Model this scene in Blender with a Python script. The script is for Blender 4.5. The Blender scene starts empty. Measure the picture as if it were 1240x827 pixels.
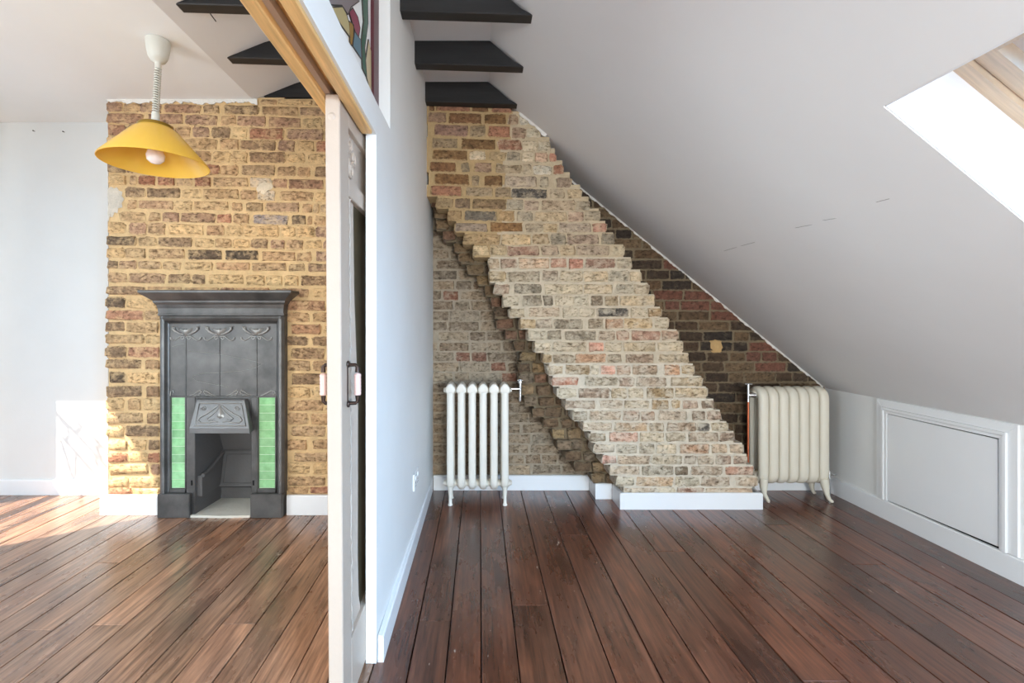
import bpy, bmesh, math, random
from mathutils import Vector, Matrix

# ------------------------------------------------------------------ camera, world, sun, lights, exposure
sc = bpy.context.scene
COL = sc.collection
F, VX, VY, CH = 580.0, 581.0, 391.0, 1.159        # focal length in px, vanishing point, eye height
cam_d = bpy.data.cameras.new('camera'); cam = bpy.data.objects.new('camera', cam_d); COL.objects.link(cam)
cam_d.sensor_width = 36.0; cam_d.lens = 36.0 * F / 1240.0
cam_d.shift_x = (620 - VX) / 1240.0; cam_d.shift_y = -(413.5 - VY) / 1240.0
cam_d.clip_start = 0.02
cam.location = (0, 0, CH); cam.rotation_euler = (math.radians(90), 0, 0)
sc.camera = cam

world = bpy.data.worlds.new('sky'); sc.world = world; world.use_nodes = True
bg = world.node_tree.nodes['Background']
bg.inputs[0].default_value = (0.62, 0.80, 1.0, 1); bg.inputs[1].default_value = 0.7

SUN_DIR = Vector((1.0, 0.77, -1.62)).normalized()
sun_d = bpy.data.lights.new('sun', 'SUN'); sun_d.energy = 7.0; sun_d.angle = math.radians(0.6); sun_d.color = (1.0, 0.93, 0.82)
sun = bpy.data.objects.new('sun', sun_d); COL.objects.link(sun)
sun.rotation_euler = SUN_DIR.to_track_quat('-Z', 'Y').to_euler(); sun.location = (-8, -4, 12)

def area(name, loc, direction, sx, sy, power, color):
    d = bpy.data.lights.new(name, 'AREA'); d.shape = 'RECTANGLE'; d.size = sx; d.size_y = sy
    d.energy = power; d.color = color
    o = bpy.data.objects.new(name, d); COL.objects.link(o); o.location = loc
    o.rotation_euler = Vector(direction).to_track_quat('-Z', 'Y').to_euler()
    return o
SL = 0.82                                            # roof slope dz/dx on the right
SN = Vector((SL, 0, 1)).normalized()                 # outward normal of the right roof slope
area('daylight_skylight', Vector((1.54, 0.9, 0.705 + SL * (2.405 - 1.54))) + SN * 0.52, -SN, 1.15, 1.3, 30, (0.16, 0.48, 1.0))
area('fill_light_rear', Vector((1.54, -1.15, 0.705 + SL * (2.405 - 1.54))) + SN * 0.06, -SN, 1.0, 1.2, 185, (0.34, 0.65, 1.0))  # added fill lamp over an unseen second skylight
area('daylight_left_window', (-3.85, 2.3, 1.35), (1, 0, -0.1), 1.3, 2.2, 5, (0.92, 0.96, 1.0))
area('fill_light_side', (-3.55, -0.5, 1.3), (1, 0.05, 0), 2.4, 2.0, 84, (0.92, 0.97, 1.0))  # added fill lamp to brighten the right slope and spare the recess
area('fill_light_front_left', (-1.75, -2.85, 1.25), (0.05, 1, 0), 2.3, 2.1, 5, (1.0, 0.97, 0.93))  # added fill lamp behind the camera, left room
area('fill_light_front_right', (0.9, -2.85, 0.85), (-0.1, 1, 0.05), 1.3, 1.25, 115, (0.97, 0.97, 0.96))  # added fill lamp behind the camera, right room

sc.view_settings.view_transform = 'Standard'; sc.view_settings.look = 'None'
sc.view_settings.gamma = 1.0; sc.view_settings.use_curve_mapping = False
sc.view_settings.exposure = 0.92
try:
    sc.cycles.use_denoising = True
    sc.cycles.max_bounces = 10; sc.cycles.diffuse_bounces = 6; sc.cycles.caustics_reflective = False; sc.cycles.caustics_refractive = False
    sc.cycles.sample_clamp_indirect = 4.0
except Exception:
    pass

R = random.Random(7)

# ------------------------------------------------------------------ helpers
def wx(px, d): return (px - VX) * d / F
def wz(py, d): return CH - (py - VY) * d / F
def lin(c):
    return tuple((v / 255 / 12.92) if v / 255 <= 0.04045 else ((v / 255 + 0.055) / 1.055) ** 2.4 for v in c)

class MB:
    def __init__(s): s.v = []; s.f = []; s.m = []
    def add(s, verts, faces, mi=0):
        n = len(s.v); s.v += [tuple(p) for p in verts]; s.f += [tuple(i + n for i in f) for f in faces]; s.m += [mi] * len(faces); return s
    def box(s, x0, x1, y0, y1, z0, z1, mi=0):
        return s.add([(x0,y0,z0),(x1,y0,z0),(x1,y1,z0),(x0,y1,z0),(x0,y0,z1),(x1,y0,z1),(x1,y1,z1),(x0,y1,z1)],
              [(0,3,2,1),(4,5,6,7),(0,1,5,4),(1,2,6,5),(2,3,7,6),(3,0,4,7)], mi)
    def prism(s, poly, axis, a, b, mi=0):
        # poly in the other two axes (x,z for y / y,z for x / x,y for z), extruded from a to b
        def q(p, t): return {'y': (p[0], t, p[1]), 'x': (t, p[0], p[1]), 'z': (p[0], p[1], t)}[axis]
        n = len(poly)
        return s.add([q(p, a) for p in poly] + [q(p, b) for p in poly],
              [tuple(range(n - 1, -1, -1)), tuple(range(n, 2 * n))] + [(i, (i + 1) % n, n + (i + 1) % n, n + i) for i in range(n)], mi)
    def tube(s, path, r, seg=8, closed=False, mi=0, flat=None):
        P = [Vector(p) for p in path]; n = len(P)
        rr = r if isinstance(r, (list, tuple)) else [r] * n
        up = None; vs = []
        for i in range(n):
            if closed: t = P[(i + 1) % n] - P[i - 1]
            else: t = P[min(i + 1, n - 1)] - P[max(i - 1, 0)]
            t.normalize()
            if up is None:
                a = Vector((0, 0, 1)) if abs(t.z) < 0.9 else Vector((1, 0, 0))
                up = (a - t * a.dot(t)).normalized()
            else:
                up = (up - t * up.dot(t))
                if up.length < 1e-6: up = Vector((0, 0, 1)) if abs(t.z) < .9 else Vector((1, 0, 0)); up = up - t * up.dot(t)
                up.normalize()
            sd = t.cross(up)
            for k in range(seg):
                a = 2 * math.pi * k / seg
                vs.append(P[i] + (up * math.cos(a) + sd * math.sin(a)) * rr[i])
        fs = []
        m = n if closed else n - 1
        for i in range(m):
            for k in range(seg):
                j = (i + 1) % n
                fs.append((i * seg + k, i * seg + (k + 1) % seg, j * seg + (k + 1) % seg, j * seg + k))
        if not closed:
            fs.append(tuple(range(seg - 1, -1, -1))); fs.append(tuple(range((n - 1) * seg, n * seg)))
        return s.add(vs, fs, mi)
    def lathe(s, prof, c=(0, 0, 0), seg=32, axis='z', mi=0, cap=True):
        vs = []; fs = []
        for (r, t) in prof:
            for k in range(seg):
                a = 2 * math.pi * k / seg; u, w = r * math.cos(a), r * math.sin(a)
                p = {'z': (u, w, t), 'x': (t, u, w), 'y': (w, t, u)}[axis]
                vs.append((c[0] + p[0], c[1] + p[1], c[2] + p[2]))
        n = len(prof)
        for i in range(n - 1):
            for k in range(seg):
                fs.append((i * seg + k, i * seg + (k + 1) % seg, (i + 1) * seg + (k + 1) % seg, (i + 1) * seg + k))
        if cap:
            fs.append(tuple(range(seg - 1, -1, -1))); fs.append(tuple(range((n - 1) * seg, n * seg)))
        return s.add(vs, fs, mi)
    def build(s, name, mat, parent=None, smooth=False, bevel=0.0, seg=1, origin=None):
        me = bpy.data.meshes.new(name); me.from_pydata(s.v, [], s.f)
        mats = mat if isinstance(mat, (list, tuple)) else [mat]
        for m in mats: me.materials.append(m)
        for p, mi in zip(me.polygons, s.m): p.material_index = mi
        bm = bmesh.new(); bm.from_mesh(me)
        bmesh.ops.recalc_face_normals(bm, faces=bm.faces)
        if bevel > 0:
            es = [e for e in bm.edges if len(e.link_faces) == 2 and e.calc_face_angle(0) > 0.5]
            bmesh.ops.bevel(bm, geom=es, offset=bevel, segments=seg, affect='EDGES', profile=0.6, clamp_overlap=True)
        if smooth:
            for f in bm.faces: f.smooth = True
            for e in bm.edges:
                if len(e.link_faces) == 2 and e.calc_face_angle(0) > math.radians(50): e.smooth = False
        bm.to_mesh(me); bm.free()
        o = bpy.data.objects.new(name, me); COL.objects.link(o)
        if parent is not None: o.parent = parent
        return o

def tag(o, label, cat=None, group=None, kind=None):
    if label: o['label'] = label
    if cat: o['category'] = cat
    if group: o['group'] = group
    if kind: o['kind'] = kind
    return o
def thing(name, label, cat, group=None):
    o = bpy.data.objects.new(name, None); COL.objects.link(o); o.empty_display_size = 0.1
    return tag(o, label, cat, group)

# ------------------------------------------------------------------ materials
def nmat(name):
    m = bpy.data.materials.new(name); m.use_nodes = True
    nt = m.node_tree; b = nt.nodes['Principled BSDF']
    return m, nt, b
def node(nt, t, **kw):
    n = nt.nodes.new(t)
    for k, v in kw.items():
        if k in n.inputs: n.inputs[k].default_value = v
        else: setattr(n, k, v)
    return n
def rgb(c): return (*lin(c), 1)
def ramp(nt, fac, a, b, ca=(0,0,0,1), cb=(1,1,1,1)):
    r = nt.nodes.new('ShaderNodeValToRGB'); e = r.color_ramp.elements
    e[0].position = a; e[0].color = ca; e[1].position = b; e[1].color = cb
    nt.links.new(fac, r.inputs[0]); return r.outputs[0]
def mixc(nt, fac, a, b, mode='MIX'):
    n = nt.nodes.new('ShaderNodeMix'); n.data_type = 'RGBA'; n.blend_type = mode
    for sock, v in ((n.inputs[0], fac), (n.inputs[6], a), (n.inputs[7], b)):
        if hasattr(v, 'is_output'): nt.links.new(v, sock)
        else: sock.default_value = v
    return n.outputs[2]
def pos(nt, scale=(1, 1, 1)):
    g = nt.nodes.new('ShaderNodeNewGeometry'); m = nt.nodes.new('ShaderNodeMapping'); m.inputs['Scale'].default_value = scale
    nt.links.new(g.outputs['Position'], m.inputs[0]); return m.outputs[0]
def noise(nt, vec, scale, detail=4.0, rough=0.55):
    n = node(nt, 'ShaderNodeTexNoise', Scale=scale, Detail=detail, Roughness=rough); nt.links.new(vec, n.inputs['Vector']); return n.outputs[0]
def bump(nt, b, h, strength, dist):
    n = node(nt, 'ShaderNodeBump', Strength=strength, Distance=dist); nt.links.new(h, n.inputs['Height']); nt.links.new(n.outputs[0], b.inputs['Normal'])

def paint(name, c, rough=0.6, var=0.06, bs=0.15, bscale=30):
    m, nt, b = nmat(name); v = pos(nt)
    f = ramp(nt, noise(nt, v, 2.3, 5), 0.3, 0.75)
    nt.links.new(mixc(nt, f, rgb(c), (*[x * (1 - var * 2) for x in lin(c)], 1)), b.inputs['Base Color'])
    b.inputs['Roughness'].default_value = rough
    bump(nt, b, noise(nt, v, bscale, 6), bs, 0.004)
    return m
def plain(name, c, rough=0.5, metal=0.0):
    m, nt, b = nmat(name); b.inputs['Base Color'].default_value = rgb(c)
    b.inputs['Roughness'].default_value = rough; b.inputs['Metallic'].default_value = metal
    return m

M_WALL = paint('white_wall_paint', (234, 234, 232), 0.62, 0.03)
M_WALLL = paint('dimmed_white_wall_paint', (221, 222, 220), 0.62, 0.03)  # wall white darkened to hold back bright light on the recess
M_CEILL = paint('lifted_white_ceiling_paint', (240, 240, 238), 0.7, 0.02, 0.10, 18)  # ceiling white raised to make up for weak light on the left
M_CEIL = paint('white_ceiling_paint', (230, 229, 228), 0.7, 0.02, 0.10, 18)
M_TRIM = paint('white_gloss_trim', (236, 237, 238), 0.32, 0.02, 0.05, 40)
M_DOOR = paint('pinkish_door_paint', (188, 171, 156), 0.45, 0.05, 0.2, 60)
M_PLASTER = paint('ragged_plaster', (226, 222, 214), 0.85, 0.08, 0.6, 60)
M_RADW = paint('radiator_white_enamel', (232, 226, 214), 0.38, 0.03, 0.12, 80)
M_RADC = paint('radiator_cream_enamel', (222, 215, 198), 0.5, 0.04, 0.35, 120)

def brick_mat(name, smear, amount, dark=0.5):
    m, nt, b = nmat(name); v = pos(nt)
    def mth(op, x, y=None, clamp=False):
        n = nt.nodes.new('ShaderNodeMath'); n.operation = op; n.use_clamp = clamp
        for sk, q in ((n.inputs[0], x), (n.inputs[1], y)):
            if q is None: continue
            if hasattr(q, 'is_output'): nt.links.new(q, sk)
            else: sk.default_value = q
        return n.outputs[0]
    oi = nt.nodes.new('ShaderNodeObjectInfo')
    n1 = noise(nt, v, 30, 8, 0.72)
    c = mixc(nt, 1.0, oi.outputs['Color'], ramp(nt, n1, 0.30, 0.70, (dark, dark * .97, dark * .92, 1), (1.45, 1.42, 1.36, 1)), 'MULTIPLY')
    # mortar wiped over the face in blotches
    n2 = noise(nt, v, 15, 7, 0.72)
    s = mth('MULTIPLY', ramp(nt, n2, 0.60 - amount * 0.22, 0.72 - amount * 0.18), 0.35 + 0.5 * amount)
    # ragged edge: mortar laps over the arrises
    tc = nt.nodes.new('ShaderNodeTexCoord'); sx = nt.nodes.new('ShaderNodeSeparateXYZ'); nt.links.new(tc.outputs['Object'], sx.inputs[0])
    dx = mth('MULTIPLY', mth('SUBTRACT', 0.5, mth('ABSOLUTE', sx.outputs[0])), 0.16)
    dz = mth('MULTIPLY', mth('SUBTRACT', 0.5, mth('ABSOLUTE', sx.outputs[2])), 0.065)
    d = mth('MINIMUM', dx, dz)
    ed = mth('ADD', d, mth('MULTIPLY', mth('SUBTRACT', noise(nt, v, 48, 6, 0.7), 0.5), -0.034))
    em = ramp(nt, mth('MULTIPLY', ed, 20.0), -0.01 + .02, 0.11, (1, 1, 1, 1), (0, 0, 0, 1))
    c = mixc(nt, mth('MAXIMUM', s, mth('MULTIPLY', em, 0.9)), c, rgb(smear))
    n3 = noise(nt, pos(nt, (0.6, 0.6, 1.25)), 58, 6, 0.68)
    pit = ramp(nt, n3, 0.545, 0.63)
    c = mixc(nt, mth('MULTIPLY', pit, 0.8), c, mixc(nt, 1.0, c, (0.40, 0.35, 0.28, 1), 'MULTIPLY'))
    nt.links.new(c, b.inputs['Base Color']); b.inputs['Roughness'].default_value = 0.92
    h = mth('SUBTRACT', n1, mth('MULTIPLY', pit, 0.6))
    bump(nt, b, h, 0.8, 0.007)
    return m
def mortar_mat(name, c, var=0.16):
    m, nt, b = nmat(name); v = pos(nt)
    f = ramp(nt, noise(nt, v, 17, 6, 0.7), 0.3, 0.7)
    cc = mixc(nt, f, (*[x * (1 - var) for x in lin(c)], 1), (*[min(1, x * (1 + var)) for x in lin(c)], 1))
    nt.links.new(cc, b.inputs['Base Color']); b.inputs['Roughness'].default_value = 0.95
    bump(nt, b, noise(nt, v, 75, 6, 0.7), 0.8, 0.006)
    return m
M_BRL = brick_mat('yellow_stock_brick', (210, 178, 132), 0.5)
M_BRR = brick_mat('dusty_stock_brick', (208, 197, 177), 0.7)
M_BRR2 = brick_mat('tan_smeared_brick', (188, 169, 140), 0.55)  # darker smear than at the foot, used on the upper rows
M_BRR3 = brick_mat('beige_smeared_brick', (199, 184, 160), 0.65)
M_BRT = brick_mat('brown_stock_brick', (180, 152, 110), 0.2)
M_BRD = brick_mat('dark_sooty_brick', (126, 110, 88), 0.15, 0.5)
M_BRG = brick_mat('grey_smeared_brick', (166, 151, 130), 0.55)
M_MOL = mortar_mat('sandy_yellow_mortar', (210, 178, 131))
M_MOR = mortar_mat('pale_lime_mortar', (208, 197, 178))
M_MOT = mortar_mat('dimmed_ochre_mortar', (180, 152, 110))  # ochre of its own, also darkened for weaker light on the upper breast
M_MOD = mortar_mat('brown_mortar', (126, 110, 86))
M_MOG = mortar_mat('grey_mortar', (164, 149, 128))

def wood_floor():
    m, nt, b = nmat('varnished_floorboard'); oi = nt.nodes.new('ShaderNodeObjectInfo')
    g = nt.nodes.new('ShaderNodeNewGeometry')
    add = node(nt, 'ShaderNodeVectorMath', operation='ADD'); nt.links.new(g.outputs['Position'], add.inputs[0])
    sc_ = node(nt, 'ShaderNodeVectorMath', operation='SCALE'); nt.links.new(oi.outputs['Random'], sc_.inputs['Scale']); sc_.inputs[0].default_value = (3, 17, 5)
    nt.links.new(sc_.outputs[0], add.inputs[1])
    mp = nt.nodes.new('ShaderNodeMapping'); mp.inputs['Scale'].default_value = (1.0, 0.055, 1.0); nt.links.new(add.outputs[0], mp.inputs[0])
    mp2 = nt.nodes.new('ShaderNodeMapping'); mp2.inputs['Scale'].default_value = (1.0, 0.3, 1.0); nt.links.new(add.outputs[0], mp2.inputs[0])
    grain = noise(nt, mp.outputs[0], 70, 8, 0.62)
    broad = noise(nt, mp2.outputs[0], 7, 5, 0.6)
    c = mixc(nt, 1.0, oi.outputs['Color'], ramp(nt, grain, 0.30, 0.72, (0.42, 0.38, 0.36, 1), (1.6, 1.55, 1.46, 1)), 'MULTIPLY')
    c = mixc(nt, 1.0, c, ramp(nt, broad, 0.30, 0.72, (0.55, 0.50, 0.50, 1), (1.5, 1.5, 1.45, 1)), 'MULTIPLY')
    orn = ramp(nt, noise(nt, mp2.outputs[0], 3.1, 4, 0.6), 0.45, 0.8)
    c = mixc(nt, orn, c, mixc(nt, 1.0, c, (1.35, 1.16, 0.95, 1), 'MULTIPLY'))
    sp = ramp(nt, noise(nt, mp2.outputs[0], 46, 3, 0.5), 0.735, 0.77)
    c = mixc(nt, sp, c, rgb((176, 158, 142)))
    kn = node(nt, 'ShaderNodeTexVoronoi', Scale=5.0); nt.links.new(mp2.outputs[0], kn.inputs['Vector'])
    kk = ramp(nt, kn.outputs['Distance'], 0.035, 0.075, (0.30, 0.26, 0.25, 1), (1, 1, 1, 1))
    c = mixc(nt, 1.0, c, kk, 'MULTIPLY')
    nt.links.new(c, b.inputs['Base Color'])
    rr = ramp(nt, broad, 0.25, 0.8, (0.20, 0.20, 0.20, 1), (0.40, 0.40, 0.40, 1)); nt.links.new(rr, b.inputs['Roughness'])
    b.inputs['Specular IOR Level'].default_value = 0.5; b.inputs['Coat Weight'].default_value = 0.36; b.inputs['Coat Roughness'].default_value = 0.27
    bump(nt, b, grain, 0.22, 0.003)
    return m
M_FLOOR = wood_floor()
M_GAP = plain('dark_floor_void', (26, 18, 14), 0.9)

def wood(name, c, rough=0.5, axis=(1, 0.06, 1), contrast=0.25, scale=60):
    m, nt, b = nmat(name); v = pos(nt, axis); n = noise(nt, v, scale, 6, 0.6)
    f = ramp(nt, n, 0.3, 0.7)
    nt.links.new(mixc(nt, f, (*[x * (1 - contrast) for x in lin(c)], 1), (*[min(1, x * (1 + contrast)) for x in lin(c)], 1)), b.inputs['Base Color'])
    b.inputs['Roughness'].default_value = rough; bump(nt, b, n, 0.3, 0.003)
    return m
M_PINE = wood('varnished_pine', (228, 184, 122), 0.4)
M_PINE2 = wood('weathered_pine_sash', (206, 184, 158), 0.5, (.06, 1, .06), .15, 90)
M_BEAM = wood('black_stained_timber', (27, 26, 27), 0.5, (0.08, 1, 1), 0.5, 40)
M_IRON = None
def iron():
    m, nt, b = nmat('cast_iron_black_lead'); v = pos(nt); n = noise(nt, v, 9, 6, 0.6); n2 = noise(nt, v, 160, 3, 0.5)
    nt.links.new(ramp(nt, n, 0.3, 0.75, rgb((74, 73, 72)), rgb((106, 104, 102))), b.inputs['Base Color'])
    b.inputs['Metallic'].default_value = 0.55; b.inputs['Roughness'].default_value = 0.42; bump(nt, b, n2, 0.22, 0.002)
    return m
M_IRON = iron()
M_IRONB = paint('polished_iron_relief', (150, 148, 144), 0.35, 0.1, 0.2, 90); M_IRONB.node_tree.nodes['Principled BSDF'].inputs['Metallic'].default_value = 0.6
M_SOOT = paint('sooty_iron', (96, 93, 91), 0.75, 0.15, 0.4, 60)
M_VOID = plain('black_void', (6, 6, 6), 0.9)
def tile_mat():
    m, nt, b = nmat('green_glazed_tile'); v = pos(nt); oi = nt.nodes.new('ShaderNodeObjectInfo'); n = noise(nt, v, 22, 4)
    c = mixc(nt, 1.0, oi.outputs['Color'], ramp(nt, n, 0.25, 0.75, (0.7, 0.75, 0.7, 1), (1.2, 1.15, 1.2, 1)), 'MULTIPLY')
    nt.links.new(c, b.inputs['Base Color']); b.inputs['Roughness'].default_value = 0.12
    return m
M_TILE = tile_mat()
M_CEMENT = paint('white_hearth_cement', (222, 218, 205), 0.9, 0.1, 0.7, 40)
M_CHROME = plain('chrome_valve', (205, 205, 205), 0.18, 1.0)
M_COPPER = plain('copper_pipe', (172, 96, 66), 0.35, 0.9)
M_BRONZE = plain('dark_bronze', (66, 52, 46), 0.4, 0.8)
M_GRIP = paint('pink_ceramic_grip', (220, 184, 176), 0.25, 0.04, 0.05)
M_PLASTIC = plain('white_plastic', (232, 232, 232), 0.35)
M_LAMPGREY = paint('pale_grey_lamp_plastic', (212, 210, 200), 0.4, 0.03, 0.03)
M_BRASS = plain('brass_cap', (170, 138, 60), 0.3, 0.9)
M_BULB = plain('opal_bulb_glass', (246, 232, 226), 0.25)
def shade_mat():
    m, nt, b = nmat('yellow_enamel_shade'); b.inputs['Base Color'].default_value = rgb((246, 204, 84)); b.inputs['Roughness'].default_value = 0.22
    t = nt.nodes.new('ShaderNodeBsdfTranslucent'); t.inputs[0].default_value = rgb((250, 206, 90))
    mx = nt.nodes.new('ShaderNodeMixShader'); mx.inputs[0].default_value = 0.22
    nt.links.new(b.outputs[0], mx.inputs[1]); nt.links.new(t.outputs[0], mx.inputs[2]); nt.links.new(mx.outputs[0], nt.nodes['Material Output'].inputs[0])
    return m
M_SHADE = shade_mat()
def glass_mat(name, c=(250, 252, 252), rough=0.02):
    m, nt, b = nmat(name); nt.nodes.remove(b)
    tr = nt.nodes.new('ShaderNodeBsdfTransparent'); tr.inputs[0].default_value = rgb(c)
    gl = nt.nodes.new('ShaderNodeBsdfGlossy'); gl.inputs['Roughness'].default_value = rough
    lw = node(nt, 'ShaderNodeLayerWeight', Blend=0.5); mx = nt.nodes.new('ShaderNodeMixShader')
    pw = node(nt, 'ShaderNodeMath', operation='POWER'); pw.inputs[1].default_value = 5.0; nt.links.new(lw.outputs['Facing'], pw.inputs[0])
    ma = node(nt, 'ShaderNodeMath', operation='MULTIPLY_ADD'); ma.inputs[1].default_value = 0.9; ma.inputs[2].default_value = 0.03; nt.links.new(pw.outputs[0], ma.inputs[0])
    nt.links.new(ma.outputs[0], mx.inputs[0]); nt.links.new(tr.outputs[0], mx.inputs[1]); nt.links.new(gl.outputs[0], mx.inputs[2])
    nt.links.new(mx.outputs[0], nt.nodes['Material Output'].inputs[0]); return m
M_GLASS = glass_mat('clear_window_glass')
M_DARKGLASS = plain('dark_door_glass', (84, 72, 54), 0.3)
def stain(name, c):
    m, nt, b = nmat(name); b.inputs['Base Color'].default_value = rgb(c); b.inputs['Roughness'].default_value = 0.2
    t = nt.nodes.new('ShaderNodeBsdfTranslucent'); t.inputs[0].default_value = rgb(c)
    mx = nt.nodes.new('ShaderNodeMixShader'); mx.inputs[0].default_value = 0.5
    nt.links.new(b.outputs[0], mx.inputs[1]); nt.links.new(t.outputs[0], mx.inputs[2]); nt.links.new(mx.outputs[0], nt.nodes['Material Output'].inputs[0]); return m
M_LEAD = plain('lead_came', (70, 66, 62), 0.5, 0.6)
M_BURG = paint('burgundy_frame_paint', (84, 34, 42), 0.45, 0.1, 0.2, 60)

# ------------------------------------------------------------------ the setting: shell
YB, YF = 3.34, -2.6                                  # back brick wall, wall behind the camera
YL = 3.24                                            # plaster wall of the left recess
YBL, YBR = 2.91, 2.99                                # faces of the left and right chimney breasts
XL, XK = -3.30, 2.405                                # left wall, knee wall
ZL, ZC = 2.515, 2.63                                 # ceiling heights left and centre
def slope_z(x): return 0.705 + SL * (XK - x)
XT = XK - (ZC - 0.705) / SL                          # where the slope meets the flat ceiling

fl = tag(MB().box(XL - 0.3, XK + 0.3, YF - 0.2, YB + 0.1, -0.08, -0.022).build('floor', M_GAP), 'dark varnished wooden plank floor running under both rooms', 'floor', kind='structure')
seams_r = [-.2376, -.113, .005, .131, .2836, .44, .5925, .7416, .894, 1.044, 1.194, 1.3477, 1.494, 1.64, 1.79, 1.94, 2.09, 2.24, 2.40]
seams_l = [-.36, -.492, -.611, -.739, -.863, -.994, -1.11, -1.234, -1.362, -1.487, -1.612, -1.738, -1.857, -1.992, -2.11, -2.248, -2.39, -2.515, -2.64, -2.765, -2.89, -3.015, -3.14, -3.30]
ends = {(-.2376): [1.864, 0.1], .131: [1.966, -.4], .894: [2.432, .7], -1.738: [1.809], -1.487: [1.839, -.2], -.994: [1.846], -1.857: [2.318], .44: [2.62, .6], 1.3477: [1.75], 1.79: [2.3], 1.64: [1.2, 2.75], -.739: [1.1], -2.39: [2.1], .005: [1.1], .5925: [1.3], 1.044: [1.55]}
def board(x0, x1, y0, y1, c):
    g = 0.0022
    z = R.uniform(-0.0012, 0.0008)
    o = MB().box(x0 + g, x1 - g, y0 + 0.001, y1 - 0.001, -0.021, z).build('floorboard', M_FLOOR, fl, bevel=0.0012)
    o.color = (*c, 1); return o
def boards(seams, base, var):
    s = sorted(seams)
    for a, b_ in zip(s[:-1], s[1:]):
        cuts = [YF - 0.1] + sorted(ends.get(a, [])) + [YB]
        for y0, y1 in zip(cuts[:-1], cuts[1:]):
            k = R.uniform(1 - var, 1 + var); t = R.uniform(0, 0.10)
            board(a, b_, y0, y1, (base[0] * k * (1 + t), base[1] * k, base[2] * k * (1 - t * .4)))
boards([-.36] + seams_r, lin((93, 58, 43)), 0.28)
boards(seams_l, lin((136, 110, 94)), 0.16)  # left boards worn paler, with that room's light and sheen mixed in

# --- plaster walls
def struct(o, label, cat): return tag(o, label, cat, kind='structure')
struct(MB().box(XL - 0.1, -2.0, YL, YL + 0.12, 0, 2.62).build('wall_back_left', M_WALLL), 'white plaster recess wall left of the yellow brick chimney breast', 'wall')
wl = MB()
T0, T1 = XL - 0.04, XL
wl.box(T0, T1, YF, -1.7, 0, 2.62).box(T0, T1, .7, 1.82, 0, 2.62).box(T0, T1, -1.7, .7, 0, .3).box(T0, T1, -1.7, .7, 2.3, 2.62)
wl.prism([(1.82, 2.45), (2.40, 2.45), (2.46, 2.296), (2.46, 2.62), (1.82, 2.62)], 'x', T0, T1)
wl.prism([(2.46, 2.296), (2.914, 1.345), (2.914, 2.62), (2.46, 2.62)], 'x', T0, T1)
wl.prism([(2.914, 0), (YB, 0), (YB, 2.62), (2.914, 2.62)], 'x', T0, T1)
struct(wl.build('wall_left', M_WALL), 'white side wall with the tall glazed opening in the left room', 'wall')
wf = MB()                                            # wall behind the camera with two added openings for fill light
def holed(mb, x0, x1, z0, z1, hx0, hx1, hz0, hz1, ya, yb):
    mb.box(x0, hx0, ya, yb, z0, z1); mb.box(hx1, x1, ya, yb, z0, z1); mb.box(hx0, hx1, ya, yb, z0, hz0); mb.box(hx0, hx1, ya, yb, hz1, z1)
holed(wf, XL - 0.1, -0.42, 0, 2.7, -2.9, -0.6, 0.2, 2.3, YF - 0.1, YF)
holed(wf, -0.42, XK + 0.1, 0, 2.7, 0.25, 1.55, 0.2, 1.5, YF - 0.1, YF)
struct(wf.build('wall_front', M_WALL), 'white wall behind the viewer with two added windows', 'wall')
for n_, (hx0, hx1, hz0, hz1) in enumerate(((-2.9, -0.6, 0.2, 2.3), (0.25, 1.55, 0.2, 1.5))):  # both windows added as openings for the front fill lamps
    w = MB(); t = 0.05; ya, yb = YF - 0.08, YF - 0.03
    w.box(hx0, hx1, ya, yb, hz0, hz0 + t); w.box(hx0, hx1, ya, yb, hz1 - t, hz1); w.box(hx0, hx0 + t, ya, yb, hz0, hz1); w.box(hx1 - t, hx1, ya, yb, hz0, hz1)
    mx = (hx0 + hx1) / 2; w.box(mx - t / 2, mx + t / 2, ya, yb, hz0, hz1)
    wo = struct(w.build('window_%d' % (n_ + 3), M_TRIM), ('wide' if n_ == 0 else 'narrower') + ' white framed window added behind the viewer for fill light', 'window')
    MB().box(hx0 + t, mx - t / 2, ya + 0.02, ya + 0.026, hz0 + t, hz1 - t).build('pane', M_GLASS, wo)
    MB().box(mx + t / 2, hx1 - t, ya + 0.02, ya + 0.026, hz0 + t, hz1 - t).build('pane', M_GLASS, wo)
wk = MB().box(XK, XK + 0.08, YF, YB + 0.05, 0, 0.72).build('wall_right', M_WALL)
struct(wk, 'low white knee wall under the sloping ceiling', 'wall')

# --- ceilings
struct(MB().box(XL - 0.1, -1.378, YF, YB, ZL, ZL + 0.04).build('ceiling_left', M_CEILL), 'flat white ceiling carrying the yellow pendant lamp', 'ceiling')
cl = MB().prism([(-1.378, ZL), (-1.09, ZC), (-1.09, ZC + 0.04), (-1.378, ZL + 0.04)], 'y', YF, YB)
cl.prism([(-1.09, ZC), (XT, ZC), (XT, ZC + 0.04), (-1.09, ZC + 0.04)], 'y', YF, YB)
struct(cl.build('ceiling', M_CEIL), 'white ceiling above the black collar beams', 'ceiling')
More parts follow.
